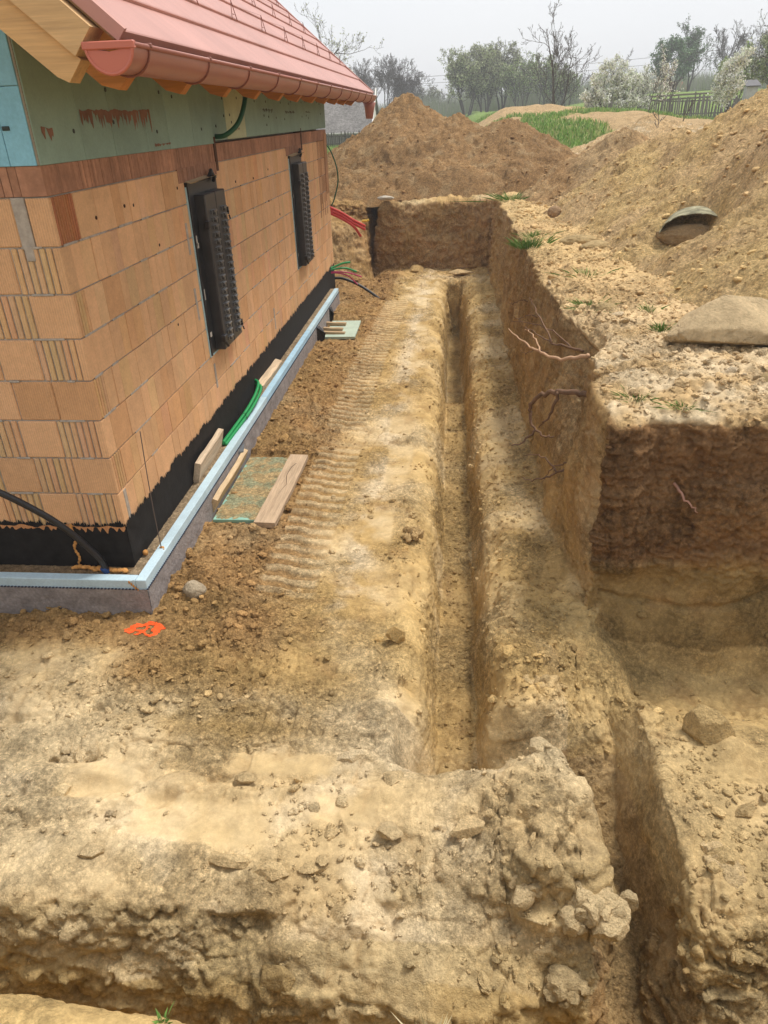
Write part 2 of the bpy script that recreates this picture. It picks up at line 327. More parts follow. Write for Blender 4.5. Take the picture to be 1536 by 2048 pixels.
ROWS = [
 row(-260, 0, .7), row(-20, 6, .7), row(-6, 8, .7), row(-3.6, 20, .71), row(-3.17, 18, .71, None, NB(-3.17)), row(-3.11, 18, .1, None, NB(-3.11)), row(-3.06, 40, -1.25, None, NB(-3.06)),
 row(-2.75, 18, -1.38), row(-2.34, 34, m({k: -1.36 for k in range(24)}, {24: -1.36}), CHX, m(sh(-2.30), {7: -2.40, 8: -2.46, FL: -2.48, (13, 14): -2.44})),
 row(-2.14, 34, m({k: -.98 for k in range(24)}, {7: -.92, 8: -.90, FL: -.90, 13: -.92, 15: -1.28, 16: -1.28}), CHX, m(sh(-2.12), {7: -2.28, 8: -2.34, FL: -2.36, (13, 14): -2.28})),
 row(-2.0, 34, m({7: -.70, FL: -.76, (13, 14): -.70, 15: -1.26, 16: -1.26}, LOW, {(17, 18, 19, 20, 21): -.74, 8: -.75, 0: -.6, 1: -.6, 2: -.6}), CHX, sh(-2.0)),
 row(-1.86, 16, m({7: -.62, 8: -.64, FL: -.64, (13, 14): -.52, 15: -1.25, 16: -1.25}, LOW), m(CHX, {14: 2.77, 15: 2.9})),
 row(-1.62, 26, m({FL: -.56, 13: -.48, 14: -.47, 15: -1.22, 16: -1.24}, LOW), m(CHX, {14: 2.74, 15: 2.87, 16: 3.05, 17: 3.16})),
 row(-1.38, 20, m({FL: -.60, 13: -.50, 14: -.45, 15: -1.22, 16: -1.22}, LOW), m(CHX, {14: 2.68, 15: 2.84})),
 row(-1.31, 8, m({FL: -.66, 13: -.57, 14: -.53, 15: -1.22, 16: -1.20}, LOW), m(CHX, {14: 2.66, 15: 2.84})),
 row(-1.23, 34, m({FL: -1.17, 13: -1.20, 14: -1.20, 15: -1.20, 16: -1.18}, LOW), CHX, {8: -1.25, 9: -1.24}),
 row(-1.06, 16, m({FL: -1.15, 13: -1.16, 14: -1.14, 15: -1.12, 16: -1.08}, LOW), CHX, {8: -1.10}),
 row(-.82, 34, m({8: -.62, 9: -.74, 12: -.80, 13: -.64, 14: -.66, 15: -.86, 16: -.90}, LOW, {(19, 20, 21): -.80}), CHX),
 row(-.42, 34, m({(15, 16): -.69}, LOW, {17: -.78, (18, 19, 20, 21): -.98}), {15: 2.9, 16: 3.05, 17: 3.2}),
 row(-.30, 14, m({15: -.66, 16: -.68, 17: -.80, 18: -.95, (19, 20, 21): -1.02}), {15: 2.95, 16: 3.06, 17: 3.2}, {17: -.06, (18, 19, 20, 21): -.12, 16: -.1, 15: -.2}),
 row(.02, 34, m({15: -.62, 16: -.60, 17: -.5, (18, 19, 20, 21): -.46}), {15: 3.02, 16: 3.10, 17: 3.17}, {16: .1, 17: .1, (18, 19, 20, 21): .07}),
 row(.12, 50, m({15: -.58, 16: -.2, (17, 18, 19, 20, 21): .12}), {15: 3.06, 16: 3.09, 17: 3.13}, {16: .14}),
 row(.19, 50, m({15: -.58, 16: .0, 17: .62, 18: .66, 19: .66}), {15: 3.06, 16: 3.06, 17: 3.07}, {17: .2}),
 row(.30, 14, m({15: -.58, 17: .72, 18: .72, 19: .73}), {15: 3.04, 16: 3.04, 17: 3.06}),
 row(.75, 34, m({17: .75}), {15: 2.97}),
 row(1.25, 34, {16: .15}, {15: 2.90, 16: 3.0, 17: 3.12}),
 row(1.7, 34, {16: .2, 17: .68}, {15: 2.90, 16: 3.03, 17: 3.20}),
 row(2.3, 40, {}, {17: 3.1}),
 row(3.6, 64), row(5.4, 74), row(5.5, 8, {(10, 11): -1.55}), row(7.6, 64, {(10, 11): -1.55}), row(9.5, 52, {(10, 11): -1.55}),
 row(10.75, 36, {(10, 11): -1.55, 5: -.55, 4: -.45, 3: -.1, 6: -.66}, {5: .22, 6: .52}),
 row(10.9, 16, {(10, 11): -.66, (9, 12): -.62, 5: -.42, 4: -.25, 3: .05, 6: -.72, 7: -.6}, {5: .24, 6: .50}),
 row(11.5, 26, {FL: -.62, 5: .15, 4: .35, 3: .5, 6: -.75, 7: -.6}, {5: .27, 6: .42, 7: .72}),
 row(12.0, 24, {FL: -.62, 5: .45, 4: .62, 3: .72, 6: -.75, 7: -.6, 8: -.64, (13, 14): -.62, 15: -.6}, {5: .26, 6: .40, 7: .66}),
 row(12.06, 34, {FL: .1, 5: .66, 4: .75, 3: .8, 6: -.75, 7: .0, 8: .1, (13, 14): .1, 15: .12, 16: .3}, {5: .25, 6: .38, 7: .62}),
 row(12.14, 30, {FL: .74, 5: .72, 4: .78, 3: .8, 6: -.75, 7: .70, 8: .74, (13, 14): .76, 15: .78, 16: .78}, {5: .24, 6: .36, 7: .6}),
 row(13.2, 20, {FL: .8, 5: .75, 4: .8, 3: .8, 6: .2, 7: .8, 8: .8, (13, 14): .8, 15: .8, 16: .8}),
]
for yy, n in ((16, 34), (20, 34), (28, 56), (40, 40), (60, 30), (110, 24), (260, 20), (600, 8)): ROWS.append(row(yy, n, .8))
CX = np.array([r[1] for r in ROWS]); CY = np.array([r[2] for r in ROWS], float); CZ = np.array([r[3] for r in ROWS])
NR = [r[0] for r in ROWS][1:]
def axis(ns):
    o = [i+k/n for i, n in enumerate(ns) for k in range(n)]; return np.array(o+[len(ns)])
AU = axis(NR); AV = axis(NCI)
def loft(C):
    i = np.minimum(AU.astype(int), C.shape[0]-2); t = (AU-i)[:, None]
    A = C[i]*(1-t)+C[i+1]*t
    j = np.minimum(AV.astype(int), C.shape[1]-2); s = (AV-j)[None, :]
    return A[:, j]*(1-s)+A[:, j+1]*s
def blur(A, w, it=2):
    for _ in range(it):
        for ax in (0, 1):
            P = np.pad(A, [(w, w) if a == ax else (0, 0) for a in (0, 1)], mode='reflect', reflect_type='odd')
            c = np.cumsum(P, axis=ax); z = np.zeros_like(np.take(c, [0], ax)); c = np.concatenate([z, c], ax); k = 2*w+1
            A = (np.take(c, range(k, c.shape[ax]), ax)-np.take(c, range(0, c.shape[ax]-k), ax))/k
    return A
GX, GY, GZ = (blur(loft(C), 3) for C in (CX, CY, CZ))
nu, nv = GX.shape
mfar = ss(12.6, 14.5, GY)
GZ = GZ*(1-mfar)+far_z(GX, GY)*mfar
# shove the cut faces about so that edges wander like a bucket leaves them
P0 = np.stack([GX, GY, GZ], -1).reshape(-1, 3)
near = (ss(-5, -3.6, P0[:, 1])*(1-ss(14, 20, P0[:, 1])))*(1-ss(9, 14, np.abs(P0[:, 0]-2)))
wob = fbm(P0*[1.4, 1.4, .5], 1.0, 3, 3)
P0[:, 0] += near*.05*wob; P0[:, 1] += near*(P0[:, 0] > 2.9)*(P0[:, 1] > -.6)*(P0[:, 1] < 1)*.20*fbm(P0*[1, .2, .3], 1.7, 4, 8); P0[:, 0] += near*(P0[:, 0] > 2.7)*(P0[:, 1] < -.7)*(P0[:, 1] > -3)*.09*fbm(P0*[.5, 1, .6], 2.4, 4, 18)
P0[:, 1] += near*.06*fbm(P0*[1.3, 1.3, .6], 1.0, 3, 9)*(1-ss(1, 9, P0[:, 1])*.5)
def normals(P):
    G = P.reshape(nu, nv, 3); du = np.gradient(G, axis=0); dv = np.gradient(G, axis=1)
    N = np.cross(dv, du); N /= np.linalg.norm(N, axis=-1, keepdims=True)+1e-12; return N.reshape(-1, 3)
N = normals(P0)
x, y, z = P0.T; flat = ss(.55, .9, N[:, 2]); steep = 1-flat
XY = P0[:, :2]
wv = fbm(P0, .9, 3, 5)
# ---- zone weights
house_side = (1-ss(.85, 1.25, x+.1*wv))*ss(-1.05, -.7, y+.2*wv)*flat*(z < -.4)*(1-(1-ss(-.05, .3, x))*(1-ss(-.62, -.42, y)))                      # damp clods by the wall
strip = ss(.85, 1.0, x)*(1-ss(1.95, 2.0, x))*ss(-.6, 0, y)*(z < -.4)
front = (1-ss(-1.1, -.7, y+.25*wv))*(z < -.4)*(y > -2.25)
banktop = (z > .5)*ss(2.9, 3.0, x)*flat
trk_x = 1.16+.018*(y-3)+.0*y                                                                         # excavator track runs along the strip
def track(xc, w, pitch, ph, y0, y1):
    inside = (ss(xc-w-.03, xc-w+.02, x)*(1-ss(xc+w-.02, xc+w+.03, x)))*ss(y0-.2, y0+.2, y)*(1-ss(y1-.2, y1+.2, y))*(z < -.4)*(z > -.75)
    lug = .5+.5*np.sin(2*math.pi*(y/pitch+.18*np.sin((x-xc)/w*2.2)+ph)+.7*fbm(P0, 2.5, 3, 77)); lug = ss(.38, .62, lug)
    gap = np.exp(-((x-xc)/.035)**2)
    return inside, lug, gap
disp = np.zeros(len(P0))
t1, l1, g1 = track(1.05+.02*(y-6)+.03*np.sin(y*.9), .20, .138, 0, 3.1, 9.2)
t2, l2, g2 = track(1.0+.02*(y-1.5), .2, .145, .3, .1, 2.7)
breakup = ss(-.25, .2, fbm(P0, 2.9, 3, 31)+.05)
disp += t1*((l1-.6)*.028*(.25+.75*breakup)-.012*g1)+t2*((l2-.6)*.022*breakup-.008*g2)
# curved ruts in front left, cross-cut grouser marks on the platform
rr = np.hypot(x-.0, y+.35); rut = np.exp(-((rr-1.28)/.05)**2)+.8*np.exp(-((rr-1.05)/.045)**2)+.6*np.exp(-((rr-1.47)/.04)**2)
rutm = rut*(x < 1.1)*(z < -.4)*flat*(y < -.75); rutn = .5+.5*np.sin(np.arctan2(y+.35, x)*46); disp -= rutm*(.030+.014*rutn)
tr3 = ss(-.1, .1, x)*(1-ss(1.75, 1.95, x))*(z < -.4); disp -= tr3*(.022*np.exp(-((y+1.02+.05*np.sin(x*3))/.05)**2)+.026*np.exp(-((y+1.42-.04*np.sin(x*4))/.035)**2)-.018*np.exp(-((y+1.53-.03*np.sin(x*5))/.03)**2))
gr = (1-ss(1.55, 1.85, x))*ss(1.0, 1.2, x)*ss(-1.22, -1.12, y)*(1-ss(-.98, -.88, y))*(z < -.4)*ss(-.3, .2, fbm(P0, 3, 2, 78))
disp += gr*(ss(.3, .7, .5+.5*np.sin(2*math.pi*x/.085+wv*2))-.5)*.022
# lumps and knobs left by the bucket: (x, y, z, radius, height)
for (bx, by, bz, br, bh) in ((2.62, -1.27, -.5, .13, .07), (2.45, -1.3, -.55, .10, .045), (1.42, -2.12, -.86, .10, .10), (2.70, -1.95, -.62, .17, .09), (2.55, -2.05, -.68, .12, .07), (3.28, -1.85, -.68, .12, .05),
    (3.22, -1.25, -.68, .1, .05), (3.6, -1.05, -.66, .12, .09), (3.95, -1.6, -.66, .2, .06), (1.80, .35, -.58, .10, .06), (1.75, -.62, -.58, .09, .06), (1.78, -.9, -.58, .12, .05), (.62, -.02, -.57, .16, .09), (.5, .3, -.57, .18, .06),
    (.34, .22, -.57, .12, .06), (1.0, -2.15, -.8, .22, .06), (2.05, -2.15, -.9, .25, .07), (1.7, -2.02, -.75, .14, .05), (.6, 10.3, -.5, .4, .15), (.05, 11.3, .6, .4, .2), (2.6, 0.2, -.6, .16, .05), (2.66, .9, -.6, .14, .05), (2.55, -.45, -.62, .2, .06),
    (3.7, .5, .74, .25, .05), (4.2, .2, .72, .3, .06), (3.25, -.05, -.35, .15, .05)):
    d = np.sqrt((x-bx)**2+(y-by)**2+(z-bz)**2); disp += bh*np.exp(-(d/br)**2*1.6)
# smooth scoops where the bucket slid: less roughness there
smooth_m = np.zeros(len(P0))
for (sx, sy, wx, wy) in ((1.62, 3.3, .13, .28), (1.62, 2.3, .12, .45), (2.62, 3.35, .11, .22), (2.58, 2.75, .09, .3), (1.66, 7.2, .10, .5), (1.64, 5.6, .09, .35), (2.58, 6.6, .08, .4), (1.60, 8.9, .1, .4), (.95, -1.72, .34, .13), (1.62, -1.62, .16, .07), (1.55, 1.1, .12, .3), (.35, -1.55, .2, .12), (1.25, -1.35, .3, .07)):
    smooth_m = np.maximum(smooth_m, (1-ss(.7, 1.1, np.abs(x-sx+.05*wv)/wx))*(1-ss(.7, 1.1, np.abs(y-sy+.09*wv)/wy))*(z < -.4))
rough = np.ones(len(P0))*(1-.85*smooth_m)
amp_flat = (.5+.9*house_side+.55*ss(-.1, .5, fbm(P0, 1.7, 3, 41)))*rough*(1-.55*np.maximum(t1, t2))
n1 = fbm(P0, 2.2, 3, 11); n2 = fbm(P0, 7, 4, 12); n3 = fbm(P0, 22, 4, 13, ridged=True); n4 = fbm(P0, 60, 2, 14, ridged=True)
disp += near*(flat*amp_flat*(.022*n1+.022*n2+.011*n3+.006*n4))
clodm = ss(-.25, .25, fbm(P0, 1.3, 3, 21)+.35*house_side+.25*banktop-.15*(strip > .5)+.15*(x > 2.4))*rough*(1-.8*np.maximum(t1, t2))
fine = (1-ss(6, 12, y))
disp += near*flat*clodm*fine*(1-.5*(y < -.9))*(.075*lumps(XY, .12, 1, .5)*.45+.055*lumps(XY+.37, .06, 2, .75)*.5+.026*lumps(XY+.11, .03, 3, .9)*.6)
wx = XY+.035*np.stack([fbm(P0, 9, 3, 95), fbm(P0, 9, 3, 96)], 1)
ph, pc = plates(wx, .16, 21); ph2, pc2 = plates(wx*1.0+3.3, .075, 22); ph3, pc3 = plates(wx*[.8, 1.2]+1.3, .36, 23)
pm1 = ss(-.05, .2, fbm(P0, 1.9, 3, 97)-.05*(y < -.9)); pm2 = ss(-.05, .2, fbm(P0, 2.4, 3, 98))
disp += near*flat*fine*rough*(1-.8*np.maximum(t1, t2))*(1+.25*(y < -.9)*(1-ss(1.3, 1.9, x)))*(pm1*(.009*ph-.009*pc*pc)+pm2*(.006*ph2-.006*pc2)+.012*ph3*(.3+.7*pm1)-.008*pc3**3*pm2)
mound = np.exp(-((x-2.5)/.34)**4-((y+1.72)/.42)**4)*(z < -.35)*(z > -1.1); disp += mound*(.05+.055*fbm(P0, 3.6, 3, 34)+.016*ph+.010*ph2-.012*pc)
lipw = np.exp(-((x-1.9)/.12)**2)+np.exp(-((x-2.47)/.12)**2); lipm = lipw*(z < -.5)*(z > -1.0)*(y > -.9)*(y < 11)
disp += lipm*(.075*fbm(P0*[1, 1, 0], 1.6, 4, 99)+.03*lumps(XY, .17, 55, .5)*.5+.012*ph)
# vertical streaks and torn strata on the cut faces
st_v = fbm(P0*[9, 9, .9], 1.0, 4, 51); st_h = fbm(P0*[1.2, 1.2, 9], 1.0, 4, 52, ridged=True); chunk = fbm(P0, 4.5, 4, 53); chunk2 = fbm(P0, 15, 3, 54, ridged=True)
mF = ss(.25, .75, -N[:, 1]); mR = ss(.25, .75, -N[:, 0])
wallR = steep*ss(2.7, 2.85, x)*(z > -.62)*mR*(y > -.1); faceF = steep*ss(2.9, 3.0, x)*(y > -.45)*(y < .6)*(z > -.8)*mF; faceB = steep*(y > 11.3)*(y < 13)
trench = steep*(x > 1.9)*(x < 2.45)*(y > -.9); frontface = ss(.15, .5, steep)*(y < -1.8)*(y > -2.7)
upper = ss(-.45, -.2, z)
backm = ss(9.6, 10.2, y)*(1-ss(13, 15, y))*(1-ss(3, 4, x)); disp += backm*(.07*fbm(P0, 1.6, 4, 66)+.05*fbm(P0, 5, 3, 67, ridged=True)+.09*lumps(XY, .3, 68, .6)*.4*(x < .9)+.05*lumps(XY, .14, 69, .7)*.5)
cz = -.50+.16*ss(3.3, 4.4, x)-.1*np.sin((x-3.1)*2); disp -= faceF*.03*np.exp(-((z-cz)/.018)**2)*(x > 3.1)
sidec = fbm(P0*[1, 1, .35], 2.0, 3, 57); ov = ss(.35, .7, z)*(fbm(P0*[1, 1, 0], 2.6, 3, 59))
wp = fbm(P0, 3.3, 3, 63); wph, wpc = plates(np.stack([x+y+.15*wp, z*1.6+.1*wp], 1), .13, 24); wph2, wpc2 = plates(np.stack([x+y*1.0, z*2.2+.15*wp], 1), .06, 25)
disp += wallR*near*(.09*sidec+.06*ov+.008*wph-.008*wpc)+faceF*near*upper*(.10*sidec+.06*ov+.006*wph-.004*wpc+.008*wph2+.03*fbm(P0, 8, 4, 88))+frontface*near*(.016*wph-.010*wpc+.006*wph2)+faceB*(.015*wph-.01*wpc)+trench*near*(.02*sidec+.006*wph2)
disp += wallR*(.034*st_v+.035*chunk+.014*chunk2)*near
disp += faceF*near*(upper*(.05*chunk+.012*st_h+.024*chunk2+.018*n3+.012*n4)+(1-upper)*(.018*chunk+.008*n3))
disp += faceB*(.05*chunk+.02*chunk2)*near
disp += trench*(.010*st_v+.008*chunk)*near+frontface*(.09*fbm(P0, 2.2, 3, 58)+.06*chunk+.014*chunk2+.008*n3)*near
disp += steep*(1-np.clip(wallR+faceF+faceB+trench+frontface, 0, 1))*near*(.02*chunk+.008*n3)
# far ground: tussocks and small mounds
disp += (1-near)*(P0[:, 1] > 12)*(.26*fbm(P0, .28, 4, 61)+.13*fbm(P0, 1.1, 3, 62)+.35*np.exp(-((P0[:, 0]-5.4)/2.4)**2-((P0[:, 1]-31)/3)**2)+.25*np.exp(-((P0[:, 0]-7.2)/1.6)**2-((P0[:, 1]-21)/2.2)**2))*(1-ss(80, 160, y))
# notch and bank overhang where roots were torn
for (bx, by, bz, br, bh) in ((3.05, 1.75, .55, .35, -.10), (3.0, 1.2, .25, .25, -.06), (3.02, .75, .1, .22, .05), (2.98, 2.9, .2, .4, -.04), (3.06, .35, -.1, .14, .04)):
    d = np.sqrt((x-bx)**2+((y-by)*.8)**2+((z-bz)*.8)**2); disp += bh*np.exp(-(d/br)**2)
padm = ((x < .78)*(x > .1)*(y > 1.0)*(y < 2.45)+(x < .72)*(x > .12)*(y > 6.4)*(y < 7.7))*(z < -.4)
disp = np.where(padm > 0, disp*.35-.03, disp)
pm_ = np.exp(-(((x-.165)/.2)**2+((y+.37)/.15)**2)*1.2)*(z < -.4); disp *= (1-.75*pm_)
P1 = P0+N*disp[:, None]
for (bx, by) in ((.165, -.37),): disp *= 1
# ---- colour of the soil itself
c = np.tile(C_OCH, (len(P0), 1)).astype(float)
q1 = fbm(P0, 1.1, 4, 71); q2 = fbm(P0, 3.1, 4, 72); q3 = fbm(P0, 10, 3, 73)
c = lerpc(c, C_PALE, ss(-.1, .35, q1+.3*q2)*.75)
c = lerpc(c, C_YEL, ss(.0, .4, q2)*.45)
c = lerpc(c, C_BRN*1.12, house_side*np.clip(.78+.6*q2, 0, .95)); c = lerpc(c, C_YEL*1.05, lipm*.55*ss(-.4, .2, q2))
c = lerpc(c, C_BRN, t1*.45*(1-l1)+t2*.3*(1-l2)); c = lerpc(c, C_PALE, np.clip(t1*l1*.55+t2*l2*.6, 0, 1))
mid = np.exp(-((x-1.52-.02*(y-5))/.16)**2)*ss(-.5, .2, y)*(z < -.4); c = lerpc(c, C_GREY, mid*ss(-.25, .2, q2)*.75)
c = lerpc(c, C_PALE, front*(.55+.45*ss(-.35, .15, q1+.2*q2))*.92)
c = lerpc(c, C_GREY, .6*front*ss(.05, .4, q2+.4*np.exp(-((x-1.7)**2+(y+1.1)**2)*3))*.75)
c = lerpc(c, C_OCH*.80, np.clip(np.exp(-(((x-.95+.15*q1)/.62)**2+((y+1.08+.18*q2)/.15)**2))*1.0*ss(-.4, .1, q2)+np.exp(-(((x-.9)/.6)**2+((y+.70+.15*q1)/.20)**2))*.9, 0, .92)*(z < -.4))
c = lerpc(c, C_YEL*.93, smooth_m*.4*ss(-.4, .1, q2)); c = lerpc(c, C_PALE, smooth_m*ss(-.2, .3, q2)*.5)
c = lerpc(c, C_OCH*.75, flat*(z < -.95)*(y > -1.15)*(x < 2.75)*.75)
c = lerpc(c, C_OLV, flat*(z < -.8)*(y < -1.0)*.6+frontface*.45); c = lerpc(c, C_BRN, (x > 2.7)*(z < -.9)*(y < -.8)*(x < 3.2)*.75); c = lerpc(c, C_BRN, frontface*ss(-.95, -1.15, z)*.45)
c = lerpc(c, C_OCH, (x > 2.8)*(y < -.3)*(z < -.5)*(z > -.95)*.6)
c = lerpc(c, C_OLV, (x > 2.8)*(y < .1)*(z < -.45)*.35)
c = lerpc(c, C_BRN, wallR*.45+wallR*.4*ss(-.3, .4, st_v)); c = lerpc(c, C_DRK, wallR*ss(.1, .6, z+.3*q2)*.35*ss(-.2, .3, q3)); c = lerpc(c, C_OCH, wallR*ss(-.1, -.45, z)*.5)
b1 = ss(-.46, -.14, z+.22*q1+.12*q2)*faceF
strat = fbm(np.stack([x*1.5, y*1.5, z*26], 1), 1, 3, 84)
c = lerpc(c, C_BRN*np.array((1.05, .95, .9)), b1*.85); c = lerpc(c, C_TAN*.7, b1*ss(.1, .5, strat+.5*q2)*.5); c = lerpc(c, C_DRK, b1*np.clip(.55*ss(-.5, .3, q3+st_h*.8)+.5*ss(.25, .5, z)*(1-ss(.55, .66, z))+.3*np.exp(-((z+.12)/.08)**2), 0, .7))
c = lerpc(c, C_OCH*.60, faceF*(1-ss(-.32, -.2, z))*.9); c = lerpc(c, C_BRN, faceF*(1-ss(-.62, -.3, z))*ss(0, .5, q2)*.5)
c = lerpc(c, C_TAN, banktop*.75*(y < 14)*(z < 1.6)); c = lerpc(c, C_GREY, banktop*ss(3.2, 0, y)*ss(-.3, .2, q2)*.75); c = lerpc(c, C_YEL, banktop*ss(2, 6, y)*ss(-.4, .2, q1)*.5)
c = lerpc(c, C_HBR, faceB*.55+.4*(y > 10.9)*(y < 14)*(x < 2.9)*ss(-.3, .3, q2)); c = lerpc(c, C_BRN, faceB*ss(-.2, .4, chunk)*.5)
c = lerpc(c, C_BRN, (y > 9.3)*(y < 13)*(x < 1.0)*.6)
c = lerpc(c, C_OCH, (y < -3.05)*1.0); c = lerpc(c, C_YEL, (y < -3.05)*.6)
grassy = ss(13.5, 15, y)*np.clip(ss(-.12, .12, fbm(P0, .22, 3, 81)+.5*fbm(P0, .8, 3, 82)+.10+.35*(x < 0)+.8*np.exp(-((x-5.0)/1.5)**2-((y-18)/3.2)**2)-.8*ss(5.9, 7.0, x)*(1-ss(23, 27, y))-.75*np.exp(-((x-5.4)/2.8)**2-((y-30)/5)**2)-.5*np.exp(-((x-8.6)/1.6)**2-((y-23)/2)**2)+.5*ss(38, 45, y)), 0, 1)
c = lerpc(c, C_TAN*.8, ss(13.5, 15, y)*1.0); c = lerpc(c, C_GRS, grassy*(.75+.25*ss(30, 45, y)))
c *= (1+.26*q3+.2*q2+.16*n3*near)[:, None]; c = lerpc(c, C_BRN, near*flat*np.clip((pm2*pc2*.2+pm1*pc*.25), 0, .4)*fine)
c = lerpc(c, C_BRN, near*flat*ss(.12, .4, fbm(P0, 4.5, 4, 74))*.4*(z < -.4)*(1-.7*(y < -1)))
idx = np.arange(nu*nv).reshape(nu, nv)
grain = np.clip(.30+.8*ss(-.25, .3, fbm(P0, 1.5, 4, 86))-.6*smooth_m-.4*lipm+.35*house_side, .16, 1); grain = np.where(near > .5, np.where((steep > .6), np.clip(grain+.1, .3, .9), grain), 1)
quads = np.stack([idx[:-1, :-1], idx[:-1, 1:], idx[1:, 1:], idx[1:, :-1]], -1).reshape(-1, 4)
ground = tag(mesh_np('ground', P1, quads, SOIL, col=c, smooth=True, grain=grain), kind='structure')
NG = normals(P1); GC = c
def near_vert(px, py, zmin=-9, zmax=9):
    d = (P1[:, 0]-px)**2+(P1[:, 1]-py)**2+((P1[:, 2] < zmin) | (P1[:, 2] > zmax))*99; return int(np.argmin(d))
def gz(px, py, zmin=-9, zmax=9): return float(P1[near_vert(px, py, zmin, zmax), 2])

# ------------------------------------------------------------------ heaps of spoil
def heap(name, label, cones, bb, res, cols, seed, cat='dirt heap', rough=1.0, ground_fn=None, dents=(), front=None):
    x0, x1, y0, y1 = bb; nx = int((x1-x0)/res); ny = int((y1-y0)/res)
    X, Y = np.meshgrid(np.linspace(x0, x1, nx), np.linspace(y0, y1, ny)); P = np.stack([X.ravel(), Y.ravel(), 0*X.ravel()], 1)
    w1 = fbm(P, .8, 3, seed); w2 = fbm(P, .8, 3, seed+5)
    xx = P[:, 0]+.25*w1; yy = P[:, 1]+.25*w2
    k = 9.0; acc = np.zeros(len(P))
    for (cx, cy, h, sl) in cones:
        d = np.sqrt((xx-cx)**2+(yy-cy)**2); acc += np.exp(k*(h-sl*(np.sqrt(d*d+.05)-.22)))
    z = np.log(acc+1e-30)/k
    Pz = np.stack([P[:, 0], P[:, 1], z], 1)
    gully = fbm(np.stack([P[:, 0]*3+P[:, 1]*1.2, P[:, 1]*1.0, z*0], 1), 1, 3, seed+8)
    z = z+rough*(.10*fbm(Pz, 1.6, 4, seed+1)+.05*gully+.05*fbm(Pz, 6, 4, seed+2)+.03*fbm(Pz, 14, 3, seed+3, ridged=True)+.035*plates(P[:, :2]+.1*np.stack([w1, w2], 1), .33, seed)[0]*ss(-.15, .3, fbm(Pz, .9, 3, seed+12))+.016*plates(P[:, :2], .13, seed+1)[0]+.05*lumps(P[:, :2], .16, seed)*.35*ss(-.1, .3, fbm(Pz, 1.5, 2, seed+4))+.03*lumps(P[:, :2], .07, seed+1)*.4)
    for (dx_, dy_, dr_, da_) in dents: z = z-da_*np.exp(-((P[:, 0]-dx_)**2+(P[:, 1]-dy_)**2)/dr_**2)
    if front is not None: z = np.minimum(z, .74+(P[:, 1]-front-.12*w1)*1.1)
    g = ground_fn(P[:, 0], P[:, 1])-.25 if ground_fn else np.full(len(P), .45)
    keep = z > g
    V = np.stack([P[:, 0], P[:, 1], z], 1); ix = np.arange(nx*ny).reshape(ny, nx)
    q = np.stack([ix[:-1, :-1], ix[:-1, 1:], ix[1:, 1:], ix[1:, :-1]], -1).reshape(-1, 4); q = q[keep[q].all(1)]
    u = np.unique(q); remap = np.zeros(len(V), np.int64); remap[u] = np.arange(len(u)); V = V[u]; q = remap[q]
    a = fbm(V, .9, 4, seed+6); b = fbm(V, 3.5, 4, seed+7); cc = np.tile(cols[0], (len(V), 1)).astype(float)
    cc = lerpc(cc, cols[1], ss(-.25, .3, a)*.9); cc = lerpc(cc, cols[2], ss(.0, .4, b)*.7); cc *= 1;  cc *= (1+.18*fbm(V, 14, 3, seed+9))[:, None]
    o = mesh_np(name, V, q, SOIL, col=cc, smooth=True); tag(o, label, cat); HEAPV.append((V, cc)); return o
HEAPV = []
fg = lambda X, Y: far_z(X, Y)
heap('spoil_heap', 'tall brown earth heap with a pointed top behind the end of the trench', [(1.0, 16.0, 2.72, .76), (2.2, 15.6, 2.2, .55), (3.4, 15.2, 2.12, .56), (-.1, 16.4, 1.85, .55), (1.6, 13.9, 1.4, .40), (-.4, 14.0, 1.25, .42), (3.2, 13.6, 1.3, .40), (.5, 13.2, 1.1, .36), (2.3, 13.0, 1.1, .36), (4.6, 13.4, 1.05, .36)], (-3, 7, 12.2, 20), .035, (C_HBR*.9, C_HBR*.68, C_TAN*.72), 101, rough=1.35, front=12.3, ground_fn=fg)
heap('spoil_heap', 'big yellow earth heap sloping down from the right edge of the photo', [(5.4, 8.6, 2.0, .76), (6.4, 7.4, 2.5, .76), (8.1, 8.0, 3.55, .78), (6.85, 5.0, 2.9, .78), (6.0, 2.9, 2.0, .72), (9.5, 5, 3.8, .75), (7.4, 1.5, 2.0, .74)], (3.6, 12, -.2, 12.5), .028, (C_YEL, C_TAN, C_OCH*1.1), 141, rough=.9, dents=((4.80, 4.95, .40, .48), (4.66, 4.5, .3, .32)))
heap('spoil_heap', 'brown pointed earth heap left of the big yellow heap', [(5.25, 11.6, 1.98, .72), (4.6, 10.2, 1.1, .55), (6.4, 12.2, 1.7, .6), (4.2, 8.9, .88, .4)], (3.3, 9, 8.2, 15), .032, (C_TAN*.72, C_HBR, C_TAN), 171, rough=1.25)
heap('spoil_heap', 'low tan rubble heap behind the brown pointed heap, in front of the saplings', [(7.0, 16.6, 2.1, .42), (8.3, 16.2, 1.9, .4), (9.3, 17.5, 1.75, .4), (6.2, 15.8, 1.5, .4)], (4.2, 13, 13.2, 20), .045, (C_TAN, C_TAN*.85, C_GREY), 191, ground_fn=fg)
heap('spoil_heap', 'tan earth heap with pale stones on its crest at the far right edge', [(10.6, 13.2, 3.05, .6), (9.0, 12.5, 2.1, .55), (12.5, 13, 3.6, .6)], (6.2, 16, 9.4, 18), .05, (C_TAN, C_HBR*1.1, C_TAN), 211)
